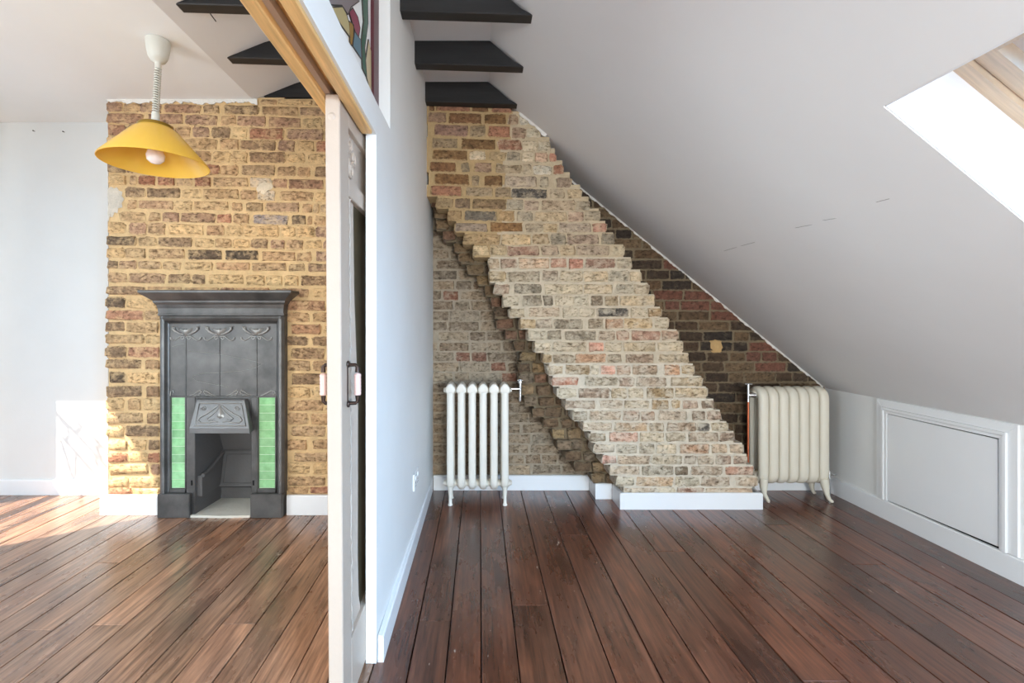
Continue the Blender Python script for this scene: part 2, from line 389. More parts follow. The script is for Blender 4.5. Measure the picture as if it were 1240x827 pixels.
# right slope with the skylight hole
SX0, SX1, SY0, SY1 = 1.123, 1.96, 0.42, 1.325
sl = MB()
def sq(x0, x1, y0, y1):
    p = [(x0, slope_z(x0)), (x1, slope_z(x1)), (x1 + SN.x * 0.03, slope_z(x1) + SN.z * 0.03), (x0 + SN.x * 0.03, slope_z(x0) + SN.z * 0.03)]
    sl.prism(p, 'y', y0, y1)
e_ = .004
sq(XT - 0.0, SX0 - e_, YF, YB); sq(SX1 + e_, XK + 0.02, YF, YB); sq(SX0 - e_, SX1 + e_, -.6, SY0 - e_); sq(SX0 - e_, SX1 + e_, YF, -1.7); sq(SX0 - e_, 1.16, -1.7, -.6); sq(1.92, SX1 + e_, -1.7, -.6); sq(SX0 - e_, SX1 + e_, SY1 + e_, YB)
slope = struct(sl.build('ceiling_right', M_CEIL), 'sloping white ceiling on the right with a skylight', 'ceiling')
U = Vector((1, 0, -SL)).normalized()                 # down the slope
def sp(x, y, d): return Vector((x, y, slope_z(x))) + SN * d
rv = MB(); RD = 0.215
for (a, b_) in (((SX0, SY1), (SX1, SY1)), ((SX0, SY0), (SX1, SY0)), ((SX0, SY0), (SX0, SY1)), ((SX1, SY0), (SX1, SY1))):
    off = Vector((0, 0.02, 0)) if a[1] == b_[1] == SY1 else Vector((0, -0.02, 0)) if a[1] == b_[1] else (-U * 0.02 if a[0] == SX0 else U * 0.02)
    q = [sp(*a, 0.003), sp(*b_, 0.003), sp(*b_, RD + .08), sp(*a, RD + .08)]
    rv.add(q + [p + off for p in q], [(0, 1, 2, 3), (7, 6, 5, 4), (0, 4, 5, 1), (1, 5, 6, 2), (2, 6, 7, 3), (3, 7, 4, 0)])
rv.build('skylight_reveal', M_TRIM, slope)
wr = MB()  # added skylight, out of view, for the rear fill lamp
for q in (((1.16, -1.7), (1.16, -1.65), (1.92, -1.65), (1.92, -1.7)), ((1.16, -.65), (1.16, -.6), (1.92, -.6), (1.92, -.65)), ((1.16, -1.65), (1.20, -1.65), (1.20, -.65), (1.16, -.65)), ((1.88, -1.65), (1.92, -1.65), (1.92, -.65), (1.88, -.65))):
    wr.add([sp(*p, 0.0) for p in q] + [sp(*p, 0.04) for p in q], [(0, 1, 2, 3), (7, 6, 5, 4), (0, 4, 5, 1), (1, 5, 6, 2), (2, 6, 7, 3), (3, 7, 4, 0)])
w7 = struct(wr.build('window_7', M_TRIM), 'unseen second skylight added behind the viewer for fill light', 'window')
MB().add([sp(1.2, -1.65, .02), sp(1.88, -1.65, .02), sp(1.88, -.65, .02), sp(1.2, -.65, .02), sp(1.2, -1.65, .025), sp(1.88, -1.65, .025), sp(1.88, -.65, .025), sp(1.2, -.65, .025)], [(0, 3, 2, 1), (4, 5, 6, 7), (0, 1, 5, 4), (1, 2, 6, 5), (2, 3, 7, 6), (3, 0, 4, 7)]).build('pane', M_GLASS, w7)
# hairline cracks in the slope
def crack(p0, p1):
    def hit(px, py):
        dx, dz = (px - VX) / F, -(py - VY) / F
        d = (0.705 + SL * XK - CH) / (dz + SL * dx); return Vector((dx * d, d, CH + dz * d))
    a, b_ = hit(*p0), hit(*p1); t = (b_ - a); n = 7
    pts = [a + t * (i / n) - SN * 0.0005 + Vector((0, R.uniform(-.006, .006), 0)) for i in range(n + 1)]
    MB().tube(pts, [0.0004] + [0.0011] * (n - 1) + [0.0004], 5).build('hairline_crack', M_CRACK, slope)
M_CRACK = plain('grey_crack', (150, 146, 142), 0.9)
crack((876, 304), (893, 299)); crack((896, 298), (915, 293)); crack((962, 276), (983, 272)); crack((995, 267), (1013, 264)); crack((1060, 245), (1079, 240))

# skylight window
win = MB()
def ring(mb, i0, i1, d0, d1):
    o = [(SX0 + i0 * .77, SY0 + i0), (SX1 - i0 * .77, SY0 + i0), (SX1 - i0 * .77, SY1 - i0), (SX0 + i0 * .77, SY1 - i0)]
    n = [(SX0 + i1 * .77, SY0 + i1), (SX1 - i1 * .77, SY0 + i1), (SX1 - i1 * .77, SY1 - i1), (SX0 + i1 * .77, SY1 - i1)]
    v = [sp(*p, d0) for p in o] + [sp(*p, d0) for p in n] + [sp(*p, d1) for p in o] + [sp(*p, d1) for p in n]
    fs = []
    for i in range(4):
        j = (i + 1) % 4
        fs += [(i, j, 4 + j, 4 + i), (8 + i, 12 + i, 12 + j, 8 + j), (i, 8 + i, 8 + j, j), (4 + i, 4 + j, 12 + j, 12 + i)]
    mb.add(v, fs)
ring(win, 0.0, 0.040, RD - 0.02, RD + 0.07)
w1 = struct(win.build('window_1', M_PINE2), 'pine framed skylight set deep in the sloping ceiling', 'window')
s1 = MB(); ring(s1, 0.043, 0.095, RD - 0.005, RD + 0.065); s1.build('sash', M_PINE2, w1)
s2 = MB(); ring(s2, 0.095, 0.136, RD + 0.035, RD + 0.06); s2.build('glazing_bead', M_TRIM, w1)
s3 = MB(); i_ = 0.13
q = [(SX0 + i_ * .77, SY0 + i_), (SX1 - i_ * .77, SY0 + i_), (SX1 - i_ * .77, SY1 - i_), (SX0 + i_ * .77, SY1 - i_)]
s3.add([sp(*p, RD + .05) for p in q] + [sp(*p, RD + .056) for p in q], [(0, 3, 2, 1), (4, 5, 6, 7), (0, 1, 5, 4), (1, 2, 6, 5), (2, 3, 7, 6), (3, 0, 4, 7)]); s3.build('pane', M_GLASS, w1)
s4 = MB(); s4.add([sp(SX0 + .1, 1.02, RD + .07), sp(SX1 - .1, 1.02, RD + .07), sp(SX1 - .1, 1.05, RD + .07), sp(SX0 + .1, 1.05, RD + .07),
                   sp(SX0 + .1, 1.02, RD + .1), sp(SX1 - .1, 1.02, RD + .1), sp(SX1 - .1, 1.05, RD + .1), sp(SX0 + .1, 1.05, RD + .1)],
                  [(0, 3, 2, 1), (4, 5, 6, 7), (0, 1, 5, 4), (1, 2, 6, 5), (2, 3, 7, 6), (3, 0, 4, 7)]); s4.build('glazing_bar', M_TRIM, w1)

# --- partition wall
PXR = lambda y: -0.352 + (y - 1.63) * (0.026 / 1.71)     # right face
wp = MB()
wp.prism([(PXR(1.63), 1.63), (PXR(YB), YB), (PXR(YB) - .036, YB), (PXR(1.63) - .036, 1.63)], 'z', 0, 1.80)
ZS = 1.912                                            # sill of the stained glass opening
WY0, WY1, WZ1 = 0.35, 1.862, 2.47
XU = -0.478
wp.prism([(-.352, -2.6), (-.352, 1.63), (PXR(YB), YB), (-.388, YB), (-.388, -2.6)], 'z', 1.80, 1.862)
wp.prism([(-.352, -2.6), (-.352, 1.63), (PXR(YB), YB), (XU, YB), (XU, -2.6)], 'z', 1.862, ZS)
wp.prism([(-.352, -2.6), (-.352, WY0), (XU, WY0), (XU, -2.6)], 'z', ZS, WZ1)
wp.prism([(PXR(WY1), WY1), (PXR(YB), YB), (XU, YB), (XU, WY1)], 'z', ZS, WZ1)
wp.prism([(-.352, -2.6), (-.352, 1.63), (PXR(YB), YB), (XU, YB), (XU, -2.6)], 'z', WZ1, ZC)
part = struct(wp.build('wall_partition', M_WALL), 'thin white partition wall between the two rooms with a raised glazed opening', 'wall')
# pine head track for the sliding door
tr = struct(MB().box(-.477, -.444, YF, 2.9, 1.797, 1.862).build('trim_1', M_PINE, bevel=.003), 'pine head track above the sliding door', 'trim')
MB().box(-.394, -.360, YF, 1.60, 1.79, 1.862).build('facing_batten', M_PINE, tr, bevel=.002)
MB().box(-.4435, -.428, YF, 2.9, 1.815, 1.862).build('runner_rail', plain('pinkish_grey_rail', (190, 172, 158), .5), tr)
MB().box(-.4275, -.4125, YF, 2.9, 1.835, 1.862).build('runner_batten', M_PINE, tr)
MB().box(-.408, -.4, YF, 2.9, 1.82, 1.862).build('runner_rail', plain('grey_rail', (170, 158, 148), .5), tr)

# --- stained glass in the partition
def G(cx, cy, x=-.400):
    px, py = 395 + cx / 6.89, cy / 6.89
    d = -x * F / (VX - px) * 1.0
    d = x * F / (px - VX); return (d, CH - (py - VY) * d / F)
gp = MB().box(-.428, -.392, 1.772, WY1 - .002, ZS, WZ1)
gp.box(-.428, -.392, WY0, WY0 + .05, ZS, WZ1).box(-.428, -.392, WY0 + .05, 1.772, WZ1 - .05, WZ1).box(-.428, -.392, WY0 + .05, 1.772, ZS, ZS + .006)
w2 = struct(gp.build('window_2', M_BURG), 'stained glass panel with a tulip in the partition above the door head', 'window')
MB().box(-.409, -.404, WY0 + .05, 1.772, ZS + .006, WZ1 - .05).build('glass_ground', stain('pale_grey_glass', (238, 238, 238)), w2)
pieces = [
 ('cream_glass', (226, 214, 172), [(60, 60), (135, 55), (165, 110), (190, 190), (197, 310), (110, 190), (40, 60)]),
 ('mauve_glass', (188, 176, 176), [(10, -20), (30, 40), (130, 45), (180, 120), (205, 60), (275, 10), (280, -20)]),
 ('pink_glass', (188, 108, 128), [(190, 100), (222, 66), (262, 140), (282, 235), (270, 308), (240, 262), (212, 175)]),
 ('amber_glass', (196, 160, 92), [(190, 175), (228, 205), (226, 300), (215, 380), (198, 350)]),
 ('blue_glass', (150, 178, 190), [(235, 262), (270, 312), (286, 330), (292, 490), (222, 385)]),
 ('green_glass', (70, 122, 96), [(300, -20), (345, -20), (348, 200), (322, 400), (338, 645), (302, 570), (292, 350), (312, 180)]),
 ('cream_glass', (228, 214, 178), [(352, 330), (374, 430), (376, 780), (338, 650), (326, 520)]),
]
for nm, c, poly in pieces:
    pl = [G(*p) for p in poly]
    o = MB().prism(pl, 'x', -.4035, -.3995).build('glass_piece', stain(nm, c), w2)
    o['label'] = nm.replace('_', ' ') + ' piece'
    MB().tube([(-.4005, a, z) for a, z in pl], 0.0022, 6, closed=True).build('lead_came', M_LEAD, o)

# --- baseboards
HB = 0.102
def skirt(name, path, label, h=HB, t=0.018):
    # path: plan points of the FRONT face, room on the right hand side when walking
    mb = MB(); P = [Vector(p) for p in path]; m = len(P)
    N = []
    for i in range(m):
        ns = []
        if i > 0: d = (P[i] - P[i - 1]).normalized(); ns.append(Vector((-d.y, d.x)))
        if i < m - 1: d = (P[i + 1] - P[i]).normalized(); ns.append(Vector((-d.y, d.x)))
        n = sum(ns, Vector((0, 0))).normalized(); N.append(n / max(.3, n.dot(ns[0])))
    prof = [(0, 0), (0, h - .007), (.005, h), (t, h), (t, 0)]
    v = [(P[i].x + N[i].x * a, P[i].y + N[i].y * a, z) for i in range(m) for a, z in prof]
    k = len(prof)
    f = [(i * k + a, i * k + (a + 1) % k, (i + 1) * k + (a + 1) % k, (i + 1) * k + a) for i in range(m - 1) for a in range(k)]
    mb.add(v, f + [tuple(range(k)), tuple(range((m - 1) * k, m * k))[::-1]])
    return struct(mb.build(name, M_TRIM), label, 'baseboard')
skirt('baseboard_partition', [(-.328, 1.635), (-.324, 3.30)], 'white skirting along the foot of the partition wall', .092, .02)
skirt('baseboard_back', [(-.32, 3.315), (.757, 3.315)], 'white skirting behind the slim white radiator', HB, .02)
skirt('baseboard_step', [(.758, 3.314), (.760, 3.147), (.868, 3.147)], 'short white skirting return around the recessed chimney step', HB, .02)
skirt('baseboard_chimney', [(.869, 3.146), (.870, 2.972), (1.757, 2.972), (1.762, 3.31)], 'white skirting wrapped around the leaning chimney foot', HB, .02)
skirt('baseboard_back_right', [(1.765, 3.315), (2.38, 3.315)], 'white skirting behind the cream radiator', HB, .02)
skirt('baseboard_right', [(XK - .016, 3.31), (XK - .016, YF)], 'white skirting along the low knee wall', .112, .016)
skirt('baseboard_recess', [(XL, YL - .018), (-2.29, YL - .018)], 'white skirting along the plaster recess wall', .10, .018)
skirt('baseboard_breast_left', [(-2.29, 3.22), (-2.29, 2.887), (-1.92, 2.887)], 'white skirting left of the iron fireplace', .118, .022)
skirt('baseboard_breast_right', [(-1.165, 2.887), (-.40, 2.887)], 'white skirting between fireplace and sliding door', .118, .022)

# ------------------------------------------------------------------ bricks
def brick_mesh(name, L, H, D, mat, seed):
    r = random.Random(seed); nx, nz = 5, 4
    v = []; f = []
    xs = [-.5, -.5 + .010 / L, 0, .5 - .010 / L, .5]; xs[2] = r.uniform(-.12, .12)
    zs = [-.5, -.5 + .009 / H, .5 - .009 / H, .5]
    for k, z in enumerate(zs):
        for i, x in enumerate(xs):
            edge = (i in (0, nx - 1)) + (k in (0, nz - 1))
            y = -.5 + (0.0065 if edge == 1 else 0.011 if edge == 2 else 0.0) / D + r.uniform(-.0025, .0025) / D
            jx = r.uniform(-.007, .006) / L if i not in (2,) else 0
            jz = r.uniform(-.005, .005) / H
            if edge == 2: jx += -math.copysign(.005 / L, x); jz += -math.copysign(.004 / H, z)
            v.append((x + jx, y, z + jz))
    for k in range(nz - 1):
        for i in range(nx - 1): f.append((k * nx + i, k * nx + i + 1, (k + 1) * nx + i + 1, (k + 1) * nx + i))
    loop = [i for i in range(nx)] + [k * nx + nx - 1 for k in range(1, nz)] + [(nz - 1) * nx + i for i in range(nx - 2, -1, -1)] + [k * nx for k in range(nz - 2, 0, -1)]
    n0 = len(v)
    for i in loop: v.append((v[i][0], .5, v[i][2]))
    m = len(loop)
    for a in range(m):
        b_ = (a + 1) % m; f.append((loop[b_], loop[a], n0 + a, n0 + b_))
    f.append(tuple(range(n0 + m - 1, n0 - 1, -1)))
    me = bpy.data.meshes.new(name); me.from_pydata(v, [], f); me.materials.append(mat)
    bm = bmesh.new(); bm.from_mesh(me); bmesh.ops.recalc_face_normals(bm, faces=bm.faces)
    for fc in bm.faces: fc.smooth = True
    for e in bm.edges:
        if len(e.link_faces) == 2 and e.calc_face_angle(0) > math.radians(48): e.smooth = False
    bm.to_mesh(me); bm.free()
    return me
BM = {}
def bmesh_for(mat, L):
    kind = 0 if L > .15 else 1 if L > .075 else 2
    key = (mat.name, kind, R.randrange(5))
    if key not in BM: BM[key] = brick_mesh('brick_%s' % ('stretcher', 'header', 'closer')[kind], (.21, .1, .05)[kind], .063, .1, mat, hash((kind, key[2])) % 9999 + len(BM))
    return BM[key]
def brick(parent, x0, x1, z0, z1, yf, depth, c, mat, tilt=0.0, proud=0.003, jit=0.006):
    o = bpy.data.objects.new('brick', bmesh_for(mat, x1 - x0)); COL.objects.link(o); o.parent = parent
    o.location = ((x0 + x1) / 2, yf + depth / 2 - R.uniform(0, proud), (z0 + z1) / 2 + R.uniform(-.002, .002))
    o.scale = (x1 - x0 + .004, depth, (z1 - z0 + .003) * R.uniform(.97, 1.05))
    o.rotation_euler = (R.uniform(-.02, .02), tilt + R.uniform(-jit, jit), R.uniform(-.015, .015))
    k = R.uniform(.88, 1.12); t = R.uniform(-.04, .04)
    o.color = (min(1, c[0] * k * (1 + t)), min(1, c[1] * k), min(1, c[2] * k * (1 - t)), 1)
    return o
def code(pal, s):
    cs = [lin(pal[ch]) for ch in s]; return tuple(sum(c[i] for c in cs) / len(cs) for i in range(3))

# ---- left chimney breast
PALL = dict(y=(198, 166, 122), g=(174, 142, 107), d=(139, 113, 87), D=(98, 82, 66), r=(164, 114, 88), p=(160, 126, 102), w=(218, 212, 200), u=(150, 138, 134))
ROWL_Y = [(123.6,134),(136,149),(150.7,164),(165,178),(180,192.5),(196,208.5),(211.5,223),(226,238),(241,252),(255.5,267),(269,282.6),(286,297),(300,312),(315,325),(330,342),(346,356.5),(360,372.7),(375,387),(389.6,402),(405,416),(419.4,432.5),(435,447),(450,464),(467,481),(483,497),(500,513.6),(516,529),(532.7,545),(548.5,560),(562,575),(578,590),(591,599)]
ROWL = """25-100p 110-190g 195-310p 325-520p 535-620g 650-830d 850-1045g 1055-1190pg
25-210p 240-425p 440-610p 630-710g 720-870p 885-1060p 1070-1170y 1180-1240g
25-120pr 130-250d 265-380g 390-465g 480-565p 580-680d 690-770y 785-965r 990-1180p
25-100y 110-290g 300-415y 430-610dy 625-725g 735-925d 940-1025p 1040-1130y 1140-1240r
25-110g 120-290y 300-480g 490-575g 585-680y 690-770y 785-975d 985-1080y 1095-1195y
25-120d 125-225p 235-400y 410-520g 530-620r 630-720g 745-920g 935-1030g 1045-1110g 1135-1200d
30-120y 140-175g 190-275r 290-380r 395-475py 490-575r 590-775g 785-905gw 910-985p 995-1180rd
120-220d 232-410d 420-525y 535-725yd 740-820g 830-920wg 945-1125g 1140-1240y
130-175g 190-375pg 385-475y 485-670gy 690-745g 765-855dy 875-1050pg 1070-1120g 1128-1155g 1165-1240g
90-220dy 245-300g 315-405p 415-600pd 610-685r 700-780g 805-990u 1010-1085D 1095-1118g 1130-1190g
25-115y 140-230p 240-330g 345-540y 555-645ry 660-745y 755-940y 955-1025y 1035-1130y 1140-1240p
25-175D 190-280dy 297-475d 490-585y 600-685yd 697-780y 795-880d 900-970p 985-1070py 1085-1170y 1180-1240p
25-110y 115-225yd 245-435g 455-635D 655-830D 850-1030g 1040-1115g 1140-1240p
25-75d 85-175pd 190-305g 320-415dy 440-585y 605-785ry 797-980g 995-1080yd 1100-1240pd
30-125g 140-330gp 350-465d 480-545d 565-750y 765-865y 872-958y 970-1045y 1060-1240d
25-220d 235-420g 435-620g 630-700p 710-890ry 920-1100pg 1125-1240y
20-115D 130-290y 985-1190rg
20-215rp 225-300g 985-1100g 1120-1240yg
15-112d 128-295yd 1010-1165gr 1180-1240y
18-215dy 228-300y 975-1095d 1125-1240d
18-122d 135-300rp 1010-1185d
18-205d 222-300g 980-1110g 1125-1240g
35-115D 130-300y 1010-1175d 1190-1240g
20-205d 230-300d 985-1110y 1125-1240y
20-110y 130-200yd 215-300y 990-1180g
20-210yd 235-300d 985-1095g 1115-1240g
20-110y 120-300d 1010-1190g
25-125y 135-230y 245-300d 985-1090g 1120-1240g
30-130r 140-235y 240-300r 1030-1200g
30-240y 260-300p 990-1100y 1125-1240y
35-130y 145-300y 990-1190g
30-150r 160-300y 990-1100g 1110-1240r""".split('\n')
FX0, FX1, FZ1 = -1.89, -1.19, 1.16                   # pocket for the fireplace insert
ml = MB()
mf = YBL + .005
ml.box(-2.258, FX0, mf, YL + .1, 0, 2.53); ml.box(FX1, -.395, mf, YL + .1, 0, 2.522); ml.box(FX0, FX1, mf, YL + .1, FZ1, 2.53); ml.box(FX0, FX1, YL + .06, YL + .1, 0, FZ1)
ml.box(-1.42, -.395, 2.986, YL + .1, 2.53, 2.60)
cbl = struct(ml.build('wall_chimney_left', M_MOL), 'yellow stock brick chimney breast around the black iron fireplace', 'brick wall')
def tiltl(y): # px of drop over 265 px to the right
    for (a, ta), (b_, tb) in zip([(100, 6.5), (230, 6), (300, 5), (420, 2.5), (570, -1.5)], [(230, 6), (300, 5), (420, 2.5), (570, -1.5), (700, -2)]):
        if a <= y <= b_: return ta + (tb - ta) * (y - a) / (b_ - a)
    return 0
ROWL_Y.insert(0, (115.5, 121.5)); ROWL.insert(0, '845-930g 945-1120y 1135-1240g')
for (ya, yb), row in zip(ROWL_Y, ROWL):
    tl = tiltl(ya) / 265.0
    it = []
    for tok in row.split():
        a, rest = tok.split('-'); n = ''.join(ch for ch in rest if ch.isdigit()); it.append((float(a), float(n), rest[len(n):]))
    x = it[-1][1] + R.uniform(14, 22)                 # carry the course on behind the door
    while x < 1660:
        L = R.choice((92, 190)); it.append((x, min(x + L, 1668), R.choice('yggdp'))); x += L + 16
    for a, b_, cs in it:
        p0, p1 = 125 + a / 4.43, 125 + b_ / 4.43
        if p1 - p0 < 3: continue
        dz = (min((p0 + p1) / 2, 420) - 131) * tl
        x0, x1 = wx(p0, YBL), wx(p1, YBL); z1, z0 = wz(ya + dz, YBL), wz(yb + dz, YBL)
        end = a < 40
        brick(cbl, x0 - (.006 if end else 0), x1, z0 + .001, z1 - .001, YBL - (.0 if not end else .002), .09 if not end else .13, tuple(q * 1.13 for q in code(PALL, cs)), M_BRL, math.atan(tl), .006)
# pale plaster daubs on the left breast
def blob(name, parent, pts, y, t, mat, seed=1):
    r = random.Random(seed); n = len(pts); cx = sum(p[0] for p in pts) / n; cz = sum(p[1] for p in pts) / n
    v = [(p[0], y, p[1]) for p in pts] + [(cx + (p[0] - cx) * .72 + r.uniform(-.004, .004), y - t, cz + (p[1] - cz) * .72) for p in pts] + [(cx, y - t * 1.15, cz)]
    f = [(i, (i + 1) % n, n + (i + 1) % n, n + i) for i in range(n)] + [(n + i, n + (i + 1) % n, 2 * n) for i in range(n)]
    return MB().add(v, f).build(name, mat, parent, smooth=True)
def pxpoly(pp, d): return [(wx(a, d), wz(b_, d)) for a, b_ in pp]
blob('plaster_daub', cbl, pxpoly([(130, 228), (134, 226), (138, 228), (141, 226.5), (144, 231), (148, 232), (147, 237), (150, 241), (147, 246), (148, 251), (143, 252), (142, 258), (138, 257), (136, 263), (132, 262), (131, 268), (130, 258), (131, 247), (130, 238)], YBL), YBL + .002, .005, mortar_mat('grey_daub', (200, 190, 174)))
blob('plaster_daub', cbl, pxpoly([(312, 222), (320, 218), (329, 221), (331, 226), (325, 232), (320, 239), (313, 236), (310, 229)], YBL), YBL + .003, .008, mortar_mat('pale_daub', (222, 204, 176)))
# ragged plaster line where ceiling meets the left breast
def ragged(name, parent, top, drop, mat, y0, t=.012, seed=3):
    # top: polyline (x,z) on the wall; jagged lower edge
    r = random.Random(seed); mb = MB(); pts = []
    for (a, b_) in zip(top[:-1], top[1:]):
        n = max(2, int(math.hypot(b_[0] - a[0], b_[1] - a[1]) / .011))
        for i in range(n): pts.append((a[0] + (b_[0] - a[0]) * i / n, a[1] + (b_[1] - a[1]) * i / n))
    pts.append(top[-1])
    dx, dz = top[-1][0] - top[0][0], top[-1][1] - top[0][1]; l = math.hypot(dx, dz); nx, nz = dz / l, -dx / l
    qs = [r.uniform(.1, 1.3) for _ in pts]; qs = [(qs[max(i - 1, 0)] + qs[i] + qs[min(i + 1, len(qs) - 1)]) / 3 + r.uniform(-.15, .15) for i in range(len(qs))]
    low = [(p[0] + nx * drop * q_, p[1] + nz * drop * q_) for p, q_ in zip(pts, qs)]
    n = len(pts)
    v = [(p[0], y0, p[1]) for p in pts] + [(p[0], y0, p[1]) for p in low] + [(p[0], y0 - t, p[1]) for p in pts] + [(p[0], y0 - t * .6, p[1]) for p in low]
    f = []
    for i in range(n - 1):
        f += [(2 * n + i, 2 * n + i + 1, 3 * n + i + 1, 3 * n + i), (3 * n + i, 3 * n + i + 1, n + i + 1, n + i), (i, i + 1, 2 * n + i + 1, 2 * n + i)]
    return mb.add(v, f).build(name, mat, parent)
ragged('plaster_edge', cbl, [(wx(130, YBL), ZL + .002), (wx(312, YBL), ZL + .002)], .028, M_PLASTER, YBL + .004)
ragged('plaster_edge', cbl, [(-2.262, 2.51), (-2.262, .12)][::-1], -.006, M_PLASTER, YBL + .012, .008, 5)

# ---- leaning chimney on the right
PALR = dict(l=(206, 191, 166), y=(195, 169, 132), g=(166, 151, 129), d=(124, 110, 92), D=(94, 87, 80), r=(188, 134, 112), p=(180, 153, 132), o=(132, 102, 64), b=(122, 88, 60), w=(208, 198, 180), k=(208, 160, 142))
ROWR_Y = [(127,133.5),(136,148),(150.5,164),(167,179),(181,192),(195.6,207),(210,222.6),(225,236),(239.5,251.5),(254,266),(269,280),(283,296),(297.5,309.5),(313,325),(328,341),(344,356),(358,370.5),(373,384),(386,398),(400.6,412),(414.6,425.5),(429,439),(442,453.5),(457,467.5),(470,482),(484.7,495),(498,509),(512,522),(524,535),(538,549),(551.6,562),(564.5,575),(577.6,589),(591,597)]
ROWR = """510|45-70b 80-265rb 275-360b 380-490rb
510|40-135bp 150-325b 340-455bo 470-520bp 525-575w
510|70-250bu 262-345go 360-480rb 485-560pb 565-640l
510|60-195go 215-400bo 412-540rb 545-620l 625-695l
510|65-250bo 260-345gl 365-455oy 460-530gd 540-605l 612-680lr 685-725r
510|50-185b 215-260go 290-378pb 398-540og 545-590g 600-700w 708-765rb
510|75-255bo 275-310go 340-435bo 450-620gp 640-685g 725-805pd
510|55-215rb 240-382og 398-480go 485-675D 690-770g 785-860yg
510|80-170yo 182-262bd 275-455od 460-545g 555-630p 645-825py 835-905g
510|140-220yo 232-405Dd 420-500oy 515-600g 610-780yg 790-870p 880-960g
510|180-355pd 372-545bo 560-650g 655-730y 740-915pg 920-995rk
550|50-155yo 160-245yo 255-410y 420-510dy 520-600dg 605-780Dp 790-860g
550|100-190y 195-280y 285-460dr 470-560gp 570-650yg 658-830pg 840-915yl
550|185-240py 248-335p 345-510ryl 518-605rp 615-690rr 705-862dr 875-955gl
550|185-280y 290-460g 475-555pg 570-688yl 695-825yl 835-935gl 940-1005yl
550|215-295p 320-470gd 485-690yl 695-850yl 870-960gl 965-1045gl
550|258-345gl 370-470gd 475-530d 540-640l 645-725l 735-800d 810-880dy 890-1080yl
600|78-160yl 182-345pl 360-440l 450-530l 550-710D 725-810l 818-890yo
600|130-215y 220-305pl 315-465dg 500-580g 590-685ry 690-840y 855-930l
600|170-275l 280-355g 375-540gd 555-640pg 650-715rp 730-885pr 890-980lr
600|208-295l 310-485gl 500-580rk 590-675l 690-860yg 875-1010yl
600|255-300y 308-420dg 430-590yr 605-675dg 700-850dp 880-960yl 965-1040yl
640|105-190gl 200-330yd 340-380l 390-465k 475-550p 560-690gp 730-815yr 822-890y
640|125-270rr 305-480g 488-565p 580-740gp 765-935yl
640|160-260l 270-435dp 445-530yl 538-620l 635-780yo 790-960yl
640|195-360pg 380-505pl 515-650gl 665-755yo 770-815y 830-910p 930-1000dp
640|240-320g 330-495pl 510-600p 605-680p 700-850pl 880-950dp 960-1035p
640|290-450pl 465-640yp 650-730g 745-900pg 915-970D 980-1070yl
660|240-330g 345-500pk 510-640l 650-760gl 770-930pg 940-1020pd
660|265-380pl 385-500gl 510-590dl 600-710l 725-880yr 895-980pl 990-1065pl
660|310-385k 390-565pl 575-740gl 750-810pd 820-910pl 920-1000p 1015-1090p
660|345-510pl 520-690gd 700-770d 785-950gp 970-1120pr
660|385-480l 490-690yp 700-740l 750-830gl 840-995gp 1020-1140pl
660|420-590pl 600-700l 710-850dr 860-1120ylr""".split('\n')
PALR['u'] = (150, 124, 116)
rows = []
for (ya, yb), row in zip(ROWR_Y, ROWR):
    off, body = row.split('|'); it = []
    for tok in body.split():
        a, rest = tok.split('-'); n = ''.join(ch for ch in rest if ch.isdigit())
        it.append((float(off) + float(a) / 4.43, float(off) + float(n) / 4.43, rest[len(n):]))
    rows.append((ya, yb, it))
mr = MB(); mfr = YBR + .0045
YM = 3.165
for i, (ya, yb, it) in enumerate(rows):
    zt = wz(ya - 1.7, YBR) if i else 2.515
    zb = wz(rows[i + 1][0] - 1.7, YBR) if i + 1 < len(rows) else 0.0
    xa = wx(it[0][0] + (1.5 if ya > 235 else -8), YBR); xb = wx(it[-1][1] - 1.5, YBR)
    if i < 2: xb = min(xb, .25)
    mi_ = 3 if ya < 300 else 4 if ya < 430 else 0  # mortar tint steps darker towards the top of the breast
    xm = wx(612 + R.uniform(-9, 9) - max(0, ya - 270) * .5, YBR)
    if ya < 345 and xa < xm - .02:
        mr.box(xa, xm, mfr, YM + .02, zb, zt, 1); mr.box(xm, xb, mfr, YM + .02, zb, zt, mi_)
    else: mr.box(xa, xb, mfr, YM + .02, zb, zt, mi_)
    xs = xb if i > 4 else min(xb, .45)
    mr.box(max(xa, -.31) + .03, xs - .006, YM + .02, YB - .002, zb, zt, 2)
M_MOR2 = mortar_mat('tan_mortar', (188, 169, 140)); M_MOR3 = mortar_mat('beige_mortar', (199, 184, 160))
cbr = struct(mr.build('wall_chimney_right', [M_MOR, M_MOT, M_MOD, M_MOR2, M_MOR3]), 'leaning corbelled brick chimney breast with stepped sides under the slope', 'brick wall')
for i, (ya, yb, it) in enumerate(rows):
    for j, (p0, p1, cs) in enumerate(it):
        tl = .04 * max(0, min(1, (290 - ya) / 60)) * (1 if p0 < 700 else .5)
        mid = min((p0 + p1) / 2, 660); dz = (mid - 525) * tl * .75 if ya < 290 else 0
        x0, x1 = wx(p0, YBR), wx(p1, YBR); z1, z0 = wz(ya + dz, YBR), wz(yb + dz, YBR)
        first, last = j == 0 and ya > 235, j == len(it) - 1
        dep = .15 if (first or last) else .08
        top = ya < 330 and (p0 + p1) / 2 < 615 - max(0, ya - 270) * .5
        brick(cbr, x0, x1, z0, z1, YBR + R.uniform(-.002, .002), dep, tuple(q * 1.06 for q in code(PALR, cs)), M_BRT if top else M_BRR2 if ya < 300 else M_BRR3 if ya < 430 else M_BRR, math.atan(tl) * .75, .005, .005)
